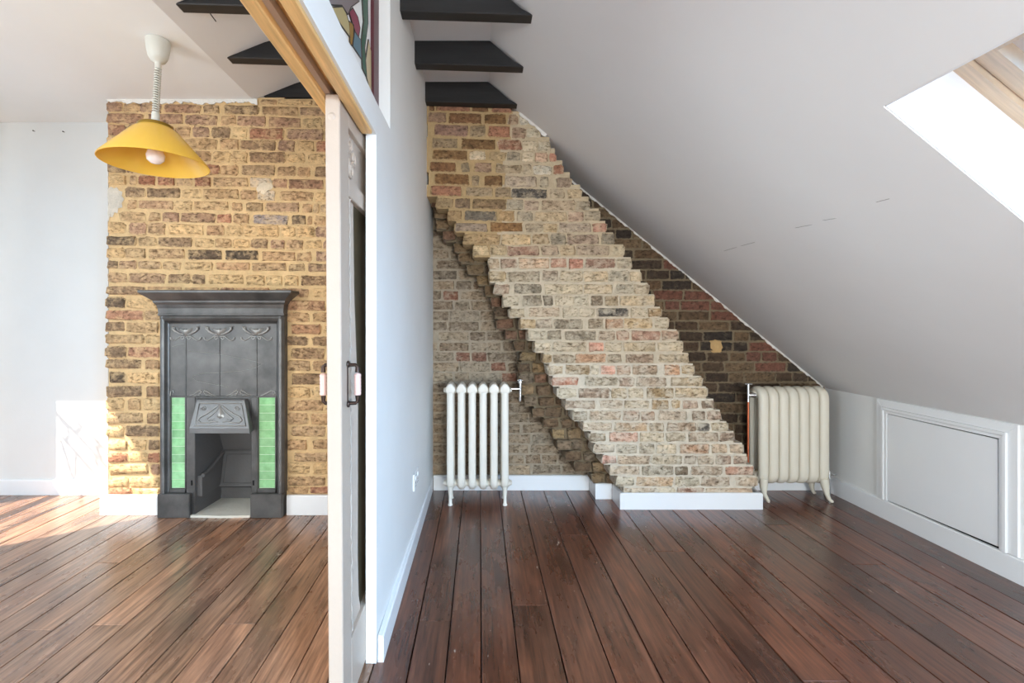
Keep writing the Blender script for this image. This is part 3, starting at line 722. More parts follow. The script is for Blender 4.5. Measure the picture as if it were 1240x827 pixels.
# ragged recessed step on its left side
MIDP = [(524, 243), (530, 280), (554, 305), (571, 334), (588, 361), (596, 377), (604, 396), (621, 415), (629, 435), (628, 455), (636, 484), (649, 500), (665, 520), (679, 544), (694, 566), (716, 578), (722, 600)]
def interp(pts, y):
    if y <= pts[0][1]: return pts[0][0]
    for (xa, ya), (xb, yb) in zip(pts[:-1], pts[1:]):
        if ya <= y <= yb: return xa + (xb - xa) * (y - ya) / (yb - ya)
    return pts[-1][0]
MAINL = [(it[0][0], (ya + yb) / 2) for ya, yb, it in rows if ya > 235]
MAINR = [(it[-1][1], (ya + yb) / 2) for ya, yb, it in rows]
ms = MB(); mids = []
z = .105
while z < 1.93:
    py = VY + (CH - z - .033) * F / YM
    a = interp(MIDP, py); b_ = interp(MAINL, VY + (CH - z - .033) * F / YBR)
    xa, xb = wx(a, YM) + R.uniform(-.02, .015), wx(b_, YM) + .06
    mids.append((z, xa, xb)); z += .0725
ms = MB()
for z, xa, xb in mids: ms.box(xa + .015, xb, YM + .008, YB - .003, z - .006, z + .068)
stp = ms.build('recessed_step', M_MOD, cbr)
for z, xa, xb in mids:
    x = xa
    while x < xb - .05:
        L = R.uniform(.075, .115)
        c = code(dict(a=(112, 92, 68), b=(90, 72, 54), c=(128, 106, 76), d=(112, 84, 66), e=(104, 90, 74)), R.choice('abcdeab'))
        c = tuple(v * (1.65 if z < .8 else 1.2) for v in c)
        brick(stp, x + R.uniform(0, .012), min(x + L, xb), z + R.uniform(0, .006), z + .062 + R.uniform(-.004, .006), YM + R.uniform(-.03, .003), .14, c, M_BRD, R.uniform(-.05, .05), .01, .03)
        x += L + .010
# ---- back brick wall, right and left of the chimney
mw = MB()
mw.box(-.33, XK + .05, YB + .005, YB + .1, 0, 2.64)
wb = struct(mw.build('wall_back', [M_MOD]), 'sooty dark brick back wall behind the leaning chimney', 'brick wall')
gl = MB().box(-.33, .76, YB + .002, YB + .0055, .0, 2.0).build('grey_mortar_face', M_MOG, wb)
PALB = dict(a=(84, 66, 50), b=(70, 56, 44), c=(98, 78, 58), d=(112, 74, 60), e=(60, 50, 42), f=(108, 88, 66))
PALG = dict(a=(152, 133, 111), b=(136, 117, 97), c=(164, 146, 123), d=(138, 98, 80), e=(116, 101, 85), f=(156, 141, 122))
z = .105; k = 0; pitch = .0715
while z < 2.2:
    py = VY + (CH - z - .03) * F / YB; pyr = VY + (CH - z - .03) * F / YBR
    # right side
    xr0 = max(wx(interp(MAINR, pyr), YBR) * 1.0, -.2) - .06; xr1 = XK - (z - .705) / SL + .02 if z > .705 else XK
    x = xr0 - R.uniform(0, .1)
    # left side
    while x < xr1 - .02:
        L = R.choice((.208, .1, .208, .1, .15)) * R.uniform(.95, 1.05); e = min(x + L, xr1)
        cx, cy = VX + (x + e) / 2 * F / YB, py
        cs = R.choice('aabbcef')
        if (805 < cx < 848 and 350 < cy < 378) or (908 < cx < 938 and 415 < cy < 452): cs = 'd'
        elif R.random() < .05: cs = 'd'
        if e > x + .03: brick(wb, x, e, z, z + .061, YB, .06, code(PALB, cs), M_BRD, 0, .006, .008)
        x = e + R.uniform(.009, .014)
    if z < 1.93:
        xm = wx(interp(MIDP, VY + (CH - z - .03) * F / YM), YM) * 1.055 + .10
        x = -.33 - R.uniform(.0, .1)
        while x < xm:
            L = R.choice((.208, .1, .208, .2)) * R.uniform(.95, 1.05); e = min(x + L, xm + .02); x0 = max(x, -.328)
            cs = R.choice('aabbcf' if z < 1.3 else 'abbee')
            if R.random() < .06: cs = 'd'
            col = code(PALG, cs)
            if e > x0 + .03: brick(wb, x0, e, z, z + .061, YB, .06, col, M_BRG, R.uniform(-.01, .01), .005, .01)
            x = e + R.uniform(.009, .016)
    z += pitch; k += 1
blob('buff_patch', wb, pxpoly([(859, 413), (866, 410), (874, 413), (877, 421), (873, 428), (864, 428), (858, 422)], YB), YB + .006, .016, mortar_mat('buff_filler', (200, 164, 112)), 4)
# ragged plaster where the slope meets the brick
ragged('plaster_edge', slope, [(.62, slope_z(.62)), (2.39, slope_z(2.39))], .014, M_PLASTER, YB + .002, .012, 9)
ragged('plaster_edge', slope, [(.25, slope_z(.25) - .0), (.42, slope_z(.42))], .018, M_PLASTER, YBR + .004, .012, 11)

# ------------------------------------------------------------------ black collar beams
BE = [('nearest', 2.07, 2.135), ('middle', 2.49, 2.556), ('furthest', 2.915, 2.982)]
for nm, y0, y1 in BE:
    xl, xr = -1.335, .236; zl_, zr = 2.540, 2.490
    def zbot(x): return zl_ + (zr - zl_) * (x - xl) / (xr - xl)
    poly = [(xl, zbot(xl)), (xr - .002, zbot(xr)), (xr, zbot(xr) + .012), (XT + .02, ZC - .002), (-1.095, ZC - .002), (xl - .02, zbot(xl) + .022)]
    # follow the plaster slopes
    poly[2] = (XK - (zbot(xr) + .03 - .705) / SL - .012, zbot(xr) + .03); poly[1] = (xr, zbot(xr))
    poly[3] = (XT - .005, ZC - .002)
    o = MB().prism(poly, 'y', y0, y1).build('collar_beam', M_BEAM, bevel=.004)
    tag(o, {'nearest': 'black stained collar beam nearest the viewer, cut off by the top edge', 'middle': 'black stained collar beam in the middle of the three',
            'furthest': 'black stained collar beam resting on top of the brickwork'}[nm], 'beam', 'black collar beams')

# ------------------------------------------------------------------ sliding door
dr = bpy.data.objects.new('door_1', None); COL.objects.link(dr); tag(dr, 'pinkish white panelled sliding door standing half open beside the partition', 'door', kind='structure')
DX0, DX1, DY0, DY1, DZ0, DZ1 = -.021, .021, 1.365, 2.16, .012, 1.812
dr.location = (-.4095, 0, 0); dr.rotation_euler = (0, -.006, 0)
MB().box(DX0, DX1, DY0, DY0 + .092, DZ0, DZ1).build('stile', M_DOOR, dr, bevel=.003)
MB().box(DX0, DX1, DY1 - .09, DY1, DZ0, DZ1).build('stile', M_DOOR, dr, bevel=.003)
MB().box(DX0, DX1, DY0 + .092, DY1 - .09, 1.755, DZ1).build('rail', M_DOOR, dr, bevel=.002)
MB().box(DX0, DX1, DY0 + .092, DY1 - .09, 1.545, 1.60).build('rail', M_DOOR, dr, bevel=.002)
MB().box(DX0, DX1, DY0 + .092, DY1 - .09, DZ0, .2).build('rail', M_DOOR, dr, bevel=.002)
tp = MB().box(-.010, .006, DY0 + .092, DY1 - .09, 1.60, 1.755).build('top_panel', M_DOOR, dr)
cv = MB()
for (cy, cz, rr, t0) in ((1.50, 1.71, .03, 0), (1.52, 1.645, .032, 2.2), (1.55, 1.69, .024, 4)):
    cv.tube([(.010, cy + rr * (1 - i / 22) * math.cos(t0 + i * .45), cz + rr * (1 - i / 22) * math.sin(t0 + i * .45)) for i in range(18)], .0055, 6)
cv.build('carved_scroll', M_DOOR, tp, smooth=True)
mo = MB()
mo.box(-.016, .017, DY0 + .092, DY0 + .125, .2, 1.545); mo.prism([(DY0 + .125, .2), (DY0 + .125, 1.545), (DY0 + .180, 1.545), (DY0 + .188, 1.25), (DY0 + .21, 1.05), (DY0 + .228, .92), (DY0 + .222, .7), (DY0 + .212, .4), (DY0 + .22, .26), (DY0 + .245, .2)], 'x', -.010, .011)
mo.build('panel_moulding', M_DOOR, dr, bevel=.004)
MB().box(-.004, .002, DY0 + .185, DY1 - .15, .2, 1.545).build('dark_pane', M_DARKGLASS, dr)
cr = []
zz = .22
rc = random.Random(5); crm = MB()
pts = []
while zz < 1.54:
    pts.append((.0205 + rc.uniform(-.001, .002), DY0 + .093 + rc.uniform(-.004, .006), zz)); zz += .014
crm.tube(pts, [rc.uniform(.001, .004) for _ in pts], 5).build('flaking_paint_line', paint('flaked_paint', (196, 186, 176), .8, .25, .8, 140), dr)
MB().lathe([(.006, 0), (.010, .002), (.012, .003)], (-.002, DY0 - .003, 1.748), 14, 'y').build('plugged_screw', M_DOOR, dr)
for s in (1, -1):
    h = MB(); bx = .021 * s; gx = bx + .030 * s; hy = 1.425
    for zc in (.918, 1.036):
        h.lathe([(.0, -.004), (.009, -.003), (.011, .0), (.009, .004), (.0, .005)], (bx + .003 * s, hy, zc), 12, 'x', cap=False)
    h.tube([(bx, hy, 1.034), (gx - .006 * s, hy + .002, 1.034), (gx, hy + .003, 1.028), (gx, hy + .003, 1.012)], [.0055, .0055, .006, .0075], 8)
    h.tube([(bx, hy, .920), (gx - .006 * s, hy + .002, .920), (gx, hy + .003, .926), (gx, hy + .003, .942)], [.0055, .0055, .006, .0075], 8)
    h.box(bx - .001, bx + .003, hy - .003, hy + .003, .915, 1.04)
    ho = h.build('pull_handle', M_BRONZE, dr, smooth=True); ho['label'] = 'dark bronze pull handle with ribbed pink grip'
    MB().lathe([(.0, .943)] + [(.0095 + .0016 * (i % 2), .944 + i * .0052) for i in range(13)] + [(.0, 1.011)], (gx, hy + .003, 0), 16, cap=False).build('ceramic_grip', M_GRIP, ho, smooth=True)

# access hatch in the knee wall
hx = XK
hd = bpy.data.objects.new('door_2', None); COL.objects.link(hd); tag(hd, 'low white eaves hatch with moulded frame in the knee wall', 'door', kind='structure')
y_a, y_b, z_a, z_b = 2.13, 2.89, .114, .703
def frame_piece(poly, x0, x1, nm='frame'): return MB().prism(poly, 'x', x0, x1).build(nm, M_TRIM, hd, bevel=.0015)
def strips(i0, i1, xd, nm):
    # mitred three sided architrave: near jamb, head, far jamb
    frame_piece([(y_a + i0, z_a), (y_a + i1, z_a), (y_a + i1, z_b - i1), (y_a + i0, z_b - i0)], hx - xd, hx, nm)
    frame_piece([(y_b - i0, z_a), (y_b - i1, z_a), (y_b - i1, z_b - i1), (y_b - i0, z_b - i0)], hx - xd, hx, nm)
    frame_piece([(y_a + i0, z_b - i0), (y_b - i0, z_b - i0), (y_b - i1, z_b - i1), (y_a + i1, z_b - i1)], hx - xd, hx, nm)
strips(0.0, .042, .012, 'architrave'); strips(.042, .058, .022, 'moulding'); strips(.060, .076, .016, 'inner_bead')
MB().prism([(y_a + .083, z_a + .012), (y_b - .079, z_a + .004), (y_b - .079, z_b - .079), (y_a + .085, z_b - .082)], 'x', hx - .012, hx).build('hatch_panel', M_TRIM, hd, bevel=.001)
MB().box(hx - .003, hx, y_a + .07, y_b - .07, z_a, z_b - .07).build('shadow_gap', M_VOID, hd)

# double socket on the partition
so = thing('wall_socket', 'white double socket low on the partition wall', 'socket')
so.location = (PXR(2.5), 2.5, .345); so.rotation_euler = (0, 0, -math.atan(.026 / 1.71))
fp = MB().box(0, .010, -.073, .073, -.043, .043).build('face_plate', M_PLASTIC, so, bevel=.003)
for yy in (-.036, .036):
    MB().box(.010, .014, yy - .012, yy + .012, .008, .03).build('rocker_switch', M_PLASTIC, fp, bevel=.001)
    s_ = MB(); s_.box(.0095, .0105, yy - .003, yy + .003, -.012, -.004); s_.box(.0095, .0105, yy - .014, yy - .008, -.027, -.022); s_.box(.0095, .0105, yy + .008, yy + .014, -.027, -.022)
    s_.build('pin_slots', M_VOID, fp)

# ------------------------------------------------------------------ cast iron fireplace
FD = 2.862
def fx(px): return wx(px, FD)
def fz(py): return wz(py, FD)
fp_ = thing('fireplace', 'black cast iron fireplace with green tiled sides and a relief hood', 'fireplace')
def fpart(mb, nm, mat=M_IRON, parent=None, **k): return mb.build(nm, mat, parent or fp_, **k)
# plinths
fpart(MB().box(fx(193), fx(232), FD - .022, YBL + .04, 0, fz(597)), 'plinth', bevel=.004)
fpart(MB().box(fx(305), fx(343), FD - .022, YBL + .04, 0, fz(597)), 'plinth', bevel=.004)
# outer moulded frame (two jambs with stepped profile)
for s, xo in ((1, fx(193)), (-1, fx(344))):
    j = MB(); prof = [(0, YBL + .02), (0, FD + .006), (.012, FD - .012), (.024, FD - .016), (.034, FD - .010), (.044, FD + .008), (.052, FD + .014), (.052, YBL + .02)]
    j.prism([(xo + s * a, y) for a, y in prof], 'z', fz(597), fz(383)); fpart(j, 'jamb')
xl_, xr_ = fx(193), fx(344)
hd_ = MB(); prof = [(YBL + .02, 0), (FD - .012, 0), (FD - .016, -.012), (FD - .008, -.026), (FD + .008, -.038), (FD + .012, -.045), (YBL + .02, -.045)]
hd_.prism([(y, fz(383) + z) for y, z in prof], 'x', xl_ + .012, xr_ - .012); fpart(hd_, 'head_moulding')
# mantel: frieze cove, bed mould and shelf, built as stacked profile that grows outward
mp_ = [(-.005, .012, 1.198), (.004, .020, 1.204), (.004, .022, 1.212), (.000, .020, 1.216), (.002, .026, 1.245), (.010, .040, 1.268), (.020, .055, 1.276), (.024, .060, 1.282), (.026, .062, 1.290),
       (.040, .085, 1.300), (.070, .118, 1.318), (.092, .142, 1.330), (.100, .150, 1.336), (.100, .150, 1.346), (.096, .146, 1.350)]
mt = MB(); v = []
for e, d, z in mp_:
    e *= .73; d *= .55
    v += [(xl_ - e, FD - d, z), (xr_ + e, FD - d, z), (xr_ + e, YBL + .002, z), (xl_ - e, YBL + .002, z)]
f_ = [(0, 3, 2, 1)]
for i in range(len(mp_) - 1):
    for a in range(4): f_.append((4 * i + a, 4 * i + (a + 1) % 4, 4 * i + 4 + (a + 1) % 4, 4 * i + 4 + a))
n_ = 4 * (len(mp_) - 1); f_.append((n_, n_ + 1, n_ + 2, n_ + 3))
fpart(mt.add(v, f_), 'mantel_shelf')
# overmantel panel with flower relief
px0, px1, pz0, pz1 = fx(203), fx(335), fz(481), fz(390)
PY = FD + .018
ov = fpart(MB().box(px0, px1, PY, YBL + .02, pz0, pz1), 'overmantel_panel')
fpart(MB().box(px0, px1, PY - .008, PY, pz0 - .004, pz0 + .006), 'ledge', bevel=.002)
def spiral(cx, cz, r0, r1, a0, turns, n=26, y=PY): return [(cx + (r0 + (r1 - r0) * i / n) * math.cos(a0 + turns * 2 * math.pi * i / n), y, cz + (r0 + (r1 - r0) * i / n) * math.sin(a0 + turns * 2 * math.pi * i / n)) for i in range(n + 1)]
def P2(px, py, y=PY): return (fx(px), y, fz(py))
for sx in (222.8, 263.8, 309.0):
    st = MB(); st.tube([P2(sx, 409), P2(sx + .3, 440), P2(sx, 480)], .0042, 8)
    for yy in (425, 455): st.lathe([(0, -.008), (.006, 0), (0, .008)], P2(sx, yy), 8, cap=False)
    stem = fpart(st, 'flower_stem', M_IRON, ov, smooth=True)
    h = MB()
    # heart shaped flower head
    pts = [(0, 0), (-4, -3.5), (-8.2, -8), (-9.5, -10.5), (-6, -10), (-2.5, -8.8), (0, -9.8), (2.5, -8.8), (6, -10), (9.5, -10.5), (8.2, -8), (4, -3.5)]
    poly = [(fx(sx + a), fz(407.5 + b_)) for a, b_ in pts]
    n = len(poly); cx, cz = fx(sx), fz(400.5)
    h.add([(a, PY, b_) for a, b_ in poly] + [(cx + (a - cx) * .7, PY - .008, cz + (b_ - cz) * .7) for a, b_ in poly] + [(cx, PY - .010, cz)],
          [(i, (i + 1) % n, n + (i + 1) % n, n + i) for i in range(n)] + [(n + i, n + (i + 1) % n, 2 * n) for i in range(n)])
    fpart(h, 'flower_head', M_IRONB, ov, smooth=True)
    w_ = MB()
    for s in (-1, 1):
        w_.tube([P2(sx + s * a, b_ + 3, PY - .003) for a, b_ in ((2, 402), (7, 401), (12.5, 398), (15.5, 394.5), (16, 391.5 + 1.5), (13.5, 393.5), (13.2, 396))], [.004, .006, .008, .0085, .0075, .006, .003], 8)
        w_.tube([P2(sx + s * a, b_ + 2, PY - .001) for a, b_ in ((1, 405.5), (6, 405), (10, 408), (14, 410.5), (18, 409), (18.5, 406.5))], [.004, .005, .004, .004, .005, .0055], 8)
        w_.tube([P2(sx + s * a, b_ + 2, PY - .001) for a, b_ in ((1.5, 407), (4, 409), (6, 407.5), (5, 405.5))], .003, 6)
    fpart(w_, 'flower_scroll', M_IRONB, ov, smooth=True)
def foot_scroll(paths):
    bt = MB()
    for pts, rr in paths: bt.tube([P2(a, b_, PY - .002) for a, b_ in pts], rr, 8)
    fpart(bt, 'foot_scroll', M_IRONB, ov, smooth=True)
for c0 in (243.5, 288.0):
    for s in (-1, 1):
        foot_scroll([([(c0 + s * a, b_) for a, b_ in ((17, 480), (11, 478), (6, 474.5), (2.5, 473), (1.2, 474.5), (2.5, 477), (5, 477.5))], [.002, .003, .004, .0045, .004, .003, .002]),
                     ([(c0 + s * a, b_) for a, b_ in ((12, 480), (7, 478.5), (3.5, 479))], .003)])
foot_scroll([([(204, 480), (205, 474), (207.5, 473), (208.5, 476)], .004)])
foot_scroll([([(314, 480), (321, 477), (327, 473.5), (331, 474), (332, 477), (329, 478)], .004)])
sw = MB().tube([P2(a, b_, PY - .0005) for a, b_ in ((226, 425), (246, 427), (268, 430), (290, 434), (308, 438), (316, 441), (309, 445.5), (290, 449.5), (265, 451.5), (243, 452.5), (233, 455), (231, 458), (237, 462), (252, 465), (268, 467.5), (274, 469.5))], .0016, 6)
sw.tube([P2(a, b_, PY - .0005) for a, b_ in ((206, 420), (213, 417.5), (221, 416.5))], .0016, 6)
fpart(sw, 'swirl_line', paint('burnished_swirl', (128, 126, 122), .35, .05), ov)
# tile slips
for (a, b_) in ((206, 222.5), (312.5, 332)):
    for k in range(11):
        y0 = 481 + k * 10.1; y1 = y0 + 9.45
        o = MB().box(fx(a), fx(b_), FD + .016, FD + .028, fz(y1), fz(y0)).build('tile', M_TILE, fp_, bevel=.0015)
        v = R.uniform(.85, 1.15); c = lin((146, 200, 144)); o.color = (c[0] * v, c[1] * v * R.uniform(.95, 1.05), c[2] * v, 1)
        o.location.y = R.uniform(-.001, .001)
    fpart(MB().box(fx(a) - .006, fx(b_) + .006, FD + .0178, YBL + .02, fz(593), fz(481)), 'tile_backing', plain('grout', (196, 222, 186), .8))
    for q0, q1 in ((a - 2.2, a - .4), (b_ + .4, b_ + 2.2)):
        fpart(MB().box(fx(q0), fx(q1), FD + .004, YBL + .02, fz(597), fz(481)), 'tile_rail', bevel=.002)
    fpart(MB().box(fx(a - 2.2), fx(b_ + 2.2), FD + .004, YBL + .02, fz(597), fz(592)), 'tile_rail', bevel=.002)
# inner frame
for q0, q1 in ((224.5, 235.5), (303.5, 310.5)):
    fpart(MB().box(fx(q0), fx(q1), FD + .006, YBL + .03, 0.01, fz(481)), 'inner_upright', bevel=.003)
fpart(MB().box(fx(235.5), fx(303.5), FD + .012, YBL + .03, fz(522), fz(481)), 'lintel_plate')
for xx in (231.5, 306.5): fpart(MB().box(fx(xx - .9), fx(xx + .9), FD + .003, FD + .007, fz(588), fz(582)), 'bar_slot', M_VOID)
# firebox
b0, b1 = -1.689, -1.385; a0, a1 = fx(235.5), fx(303.5); yb_ = 3.16; zt_ = fz(522)
fb = MB().add([(a0, FD + .012, .01), (b0, yb_, .01), (b0, yb_, zt_), (a0, FD + .012, zt_)], [(0, 1, 2, 3)]); fpart(fb, 'firebox_cheek', M_SOOT); fb = MB().add([(a1, FD + .012, .01), (b1, yb_, .01), (b1, yb_, zt_), (a1, FD + .012, zt_)], [(3, 2, 1, 0)])
fpart(fb, 'firebox_cheek', M_SOOT)
bk = MB().box(b0 - .02, b1 + .02, yb_ - .03, yb_, .01, .086)
bk.prism([(yb_ - .07, .104), (yb_ - .005, .318), (yb_ + .02, .318), (yb_ - .04, .104)], 'x', b0 - .02, b1 + .02)
bk.prism([(yb_ - .018, .318), (yb_ - .010, .326), (yb_ + .02, .326), (yb_ + .02, .318)], 'x', b0 - .02, b1 + .02)
bk.prism([(yb_ - .004, .326), (yb_ - .10, zt_ + .05), (yb_ - .08, zt_ + .05), (yb_ + .02, .326)], 'x', b0 - .02, b1 + .02)
fpart(bk, 'fireback', M_SOOT)
fpart(MB().box(b0 - .02, b1 + .02, yb_ + .001, yb_ + .01, .0, .5), 'flue_void', M_VOID)
q_ = [(yb_ - .055 + .02 * t, .13 + .17 * t) for t in (0, 1)]
pf = MB().tube([(b0 + .03, yb_ - .066, .125), (b1 - .03, yb_ - .066, .125), (b1 - .03, yb_ - .016, .295), (b0 + .03, yb_ - .016, .295)], .004, 6, closed=True)
fpart(pf, 'fireback_moulding', M_SOOT)
ck = MB().prism([(FD + .03, .11), (yb_ - .06, .11), (yb_ - .02, .315), (3.05, .285), (2.97, .25), (FD + .03, .235)], 'x', a0 - .004, a0 + .028)
fpart(ck, 'cheek_block', M_SOOT, bevel=.003)
rb = MB().tube([(a0 + .030, FD + .035 + (yb_ - FD - .07) * t, .237 + .078 * t ** 1.5) for t in [i / 8 for i in range(9)]], .012, 8)
fpart(rb, 'cheek_rib', M_SOOT, smooth=True)
fpart(MB().box(a0, a1, FD + .02, yb_ + .05, zt_, zt_ + .01), 'throat_plate', M_SOOT)
fpart(MB().prism([(a0 - .02, FD - .012), (fx(270), FD - .02), (a1 + .0, FD - .012), (a1, FD + .1), (b1 + .02, yb_), (b0 - .02, yb_), (a0, FD + .1)], 'z', .0, .014), 'hearth_cement', M_CEMENT)
# hood
hb = MB(); z0, z1, z2, z3 = fz(525), fz(518.5), fz(486), fz(483)
def hp(px, py, y): return (wx(px, y), y, wz(py, y))
YH0, YH1 = FD - .068, FD - .020
hv = [hp(229, 525, YH0), hp(302.5, 525, YH0), (fx(306), FD + .01, hp(0, 525, YH0)[2]), (fx(231), FD + .01, hp(0, 525, YH0)[2]),
      hp(229.3, 518.5, YH0), hp(302, 518.5, YH0), (fx(305), FD + .01, hp(0, 518, YH0)[2]), (fx(231), FD + .01, hp(0, 518, YH0)[2]),
      hp(238, 486, YH1), hp(296.5, 486, YH1), (fx(300), FD + .01, hp(0, 486, YH1)[2]), (fx(236), FD + .01, hp(0, 486, YH1)[2]),
      hp(238.5, 483.5, YH1 + .006), hp(296, 483.5, YH1 + .006), (fx(299), FD + .01, hp(0, 483.5, YH1)[2]), (fx(237), FD + .01, hp(0, 483.5, YH1)[2])]
hf = [(0, 3, 2, 1), (12, 13, 14, 15)] + [(4 * l + i, 4 * l + (i + 1) % 4, 4 * l + 4 + (i + 1) % 4, 4 * l + 4 + i) for l in range(3) for i in range(4)]
hood = fpart(hb.add(hv, hf), 'hood', paint('burnished_iron', (112, 112, 112), .38, .1, .2, 90), bevel=.002)
hood.data.materials[0].node_tree.nodes['Principled BSDF'].inputs['Metallic'].default_value = .5
def H(px, py, lift=.002):                             # a point on the sloping hood face
    t = (py - 486) / (518.5 - 486); y = YH1 + (YH0 - YH1) * t
    return (wx(px - .8, y), y - lift, wz(py, y))
rl = MB()
for s in (-1, 1):
    c0 = 267.5
    rl.tube([H(c0 + s * a, b_) for a, b_ in ((1, 490), (5, 493), (10, 497), (16, 501), (24, 505), (26.5, 509), (23, 512), (15, 512), (8, 510), (3, 511))], [.002, .0035, .004, .004, .0045, .0045, .004, .004, .003, .003], 8)
    rl.tube([H(c0 + s * a, b_) for a, b_ in ((2, 494), (6, 499), (12, 504), (16, 507), (13, 509), (7, 507))], [.002, .003, .004, .003, .003, .002], 8)
    rl.tube([H(c0 + s * (20 + 3.4 * (1 - i / 16) * math.cos(i * .7)), 494 + 3.2 * (1 - i / 16) * math.sin(i * .7)) for i in range(15)], .003, 6)
rl.build('scroll_relief', M_IRONB, hood, smooth=True)
bud = MB(); pts = [(0, -12), (2.5, -6), (5, -1), (4.5, 3), (0, 5), (-4.5, 3), (-5, -1), (-2.5, -6)]; n = len(pts)
bud.add([H(267.5 + a, 502 + b_, .0) for a, b_ in pts] + [H(267.5 + a * .6, 502 + b_ * .6, .008) for a, b_ in pts] + [H(267.5, 502, .011)], [(i, (i + 1) % n, n + (i + 1) % n, n + i) for i in range(n)] + [(n + i, n + (i + 1) % n, 2 * n) for i in range(n)])
bud.build('bud_relief', M_IRONB, hood, smooth=True)
rim = MB(); rim.tube([H(a, b_) for a, b_ in ((242.5, 488.5), (293, 488.5), (298.5, 515.5), (237, 515.5))], .0035, 6, closed=True); rim.build('panel_rim', M_IRONB, hood, smooth=True)

# ------------------------------------------------------------------ radiators
def ring_path(y0, y1, z0, z1, r, n=6):
    p = []
    for cy, cz, a0 in ((y1 - r, z1 - r, 0), (y0 + r, z1 - r, 90), (y0 + r, z0 + r, 180), (y1 - r, z0 + r, 270)):
        for i in range(n + 1):
            a = math.radians(a0 + 90 * i / n); p.append((cy + r * math.cos(a), cz + r * math.sin(a)))
    return p
def sweep_section(path, wx_, th, seg=14, power=2.0):
    # elliptical ring swept along a closed YZ path: half width wx_ along x, half thickness th in plane
    n = len(path); vs = []; fs = []
    for i in range(n):
        a, b_ = Vector(path[i - 1]), Vector(path[(i + 1) % n]); t = (b_ - a).normalized(); nn = Vector((t.y, -t.x))
        for k in range(seg):
            an = 2 * math.pi * k / seg; c, s = math.cos(an), math.sin(an)
            ex = math.copysign(abs(c) ** (2 / power), c) * wx_; et = math.copysign(abs(s) ** (2 / power), s) * th
            q = Vector(path[i]) + nn * et; vs.append((ex, q.x, q.y))
    for i in range(n):
        for k in range(seg):
            j = (i + 1) % n; fs.append((i * seg + k, i * seg + (k + 1) % seg, j * seg + (k + 1) % seg, j * seg + k))
    return vs, fs
def radiator(name, label, x0, pitch, n, y0, y1, z0, z1, hw, th, mat, hub_r, power):
    t = thing(name, label, 'radiator')
    path = ring_path(y0 + th, y1 - th, z0 + th, z1 - th, min(.05, (y1 - y0) / 2 - th - .002))
    vs, fs = sweep_section(path, hw, th, 14, power)
    sec = MB().add(vs, fs).build('section', mat, t, smooth=True); sec.location.x = x0 + pitch * .5
    for i in range(1, n):
        c = sec.copy(); COL.objects.link(c); c.parent = t; c.location.x = x0 + pitch * (i + .5)
    ym = (y0 + y1) / 2
    for zc, nm in ((z1 - hub_r - .014, 'hub'), (z0 + hub_r + .012, 'hub')):
        h = MB(); prof = []
        for i in range(n):
            c = x0 + pitch * (i + .5)
            prof += [(hub_r * .62, c - pitch * .5), (hub_r, c - hw * .8), (hub_r, c + hw * .8)]
        prof += [(hub_r * .62, x0 + pitch * n), (hub_r * .45, x0 + pitch * n + .012), (.0, x0 + pitch * n + .013)]
        prof = [(0, x0 - .013), (hub_r * .45, x0 - .012)] + prof
        sc_ = [(r, x_) for r, x_ in prof]
        h.lathe(sc_, (0, ym, zc), 18, 'x', cap=False)
        # stretch hub to reach front and rear columns
        h.v = [(a, ym + (b_ - ym) * ((y1 - y0) / 2 / hub_r * .62), c) for a, b_, c in h.v]
        h.build(nm, mat, t, smooth=True)
    return t
rw = radiator('column_radiator', 'slim white column radiator with open gaps beside the partition', -.222, .0695, 6, 3.03, 3.185, .085, .765, .0235, .021, M_RADW, .027, 2.6)
for i in (0, 5):
    cx = -.222 + .0695 * (i + .5)
    for yy in (3.045, 3.17):
        MB().lathe([(.0, .0), (.015, .0), (.015, .006), (.011, .012), (.010, .05), (.014, .09), (.018, .12)], (cx, yy, 0), 12, cap=False).build('foot', M_RADW, rw, smooth=True)
for i in range(6):                                    # pointed heads
    cx = -.222 + .0695 * (i + .5)
    MB().prism([(cx - .034, .725), (cx - .030, .748), (cx - .014, .768), (cx, .775), (cx + .014, .768), (cx + .030, .748), (cx + .034, .725), (cx + .022, .708), (cx - .022, .708)], 'y', 3.036, 3.175).build('section_head', M_RADW, rw, bevel=.010, seg=3, smooth=True)
vl = MB().tube([(.205, 3.10, .733), (.245, 3.10, .733), (.262, 3.10, .733)], .009, 10); vl.tube([(.262, 3.10, .785), (.262, 3.10, .655)], [.010, .008], 10)
vl.lathe([(.0, .768), (.017, .770), (.018, .782), (.013, .796), (.0, .799)], (.262, 3.10, 0), 14, cap=False); vl.tube([(.245, 3.10, .788), (.279, 3.10, .788)], .007, 8)
vl.tube([(.262, 3.10, .66), (.262, 3.12, .64), (.262, 3.33, .635)], .007, 8)
vl.build('valve', M_CHROME, rw, smooth=True)['label'] = 'chrome radiator valve'

rc_ = radiator('column_radiator', 'cream column radiator with wide columns under the slope', 1.808, .0652, 7, 3.085, 3.245, .105,   .742, .0308, .026, M_RADC, .034, 2.5)
for i, s in ((0, -1), (6, 1)):
    cx = 1.808 + .0652 * (i + .5)
    for yy, d in ((3.105, -1), (3.225, 1)):
        MB().tube([(cx, yy, .15), (cx + s * .004, yy + d * .004, .10), (cx + s * .010 * (1 if i else .3), yy + d * .010, .055), (cx + s * .022 * (1 if i else -.6), yy + d * .016, .022), (cx + s * .034 * (1 if i else -.6), yy + d * .020, .009), (cx + s * .042 * (1 if i else -.6), yy + d * .022, .008)], [.026, .023, .015, .011, .011, .008], 10).build('foot', M_RADC, rc_, smooth=True)
vv = MB().tube([(1.81, 3.15, .685), (1.785, 3.15, .685), (1.765, 3.15, .685)], [.020, .016, .010], 10); vv.tube([(1.765, 3.15, .755), (1.765, 3.15, .64)], .0095, 10)
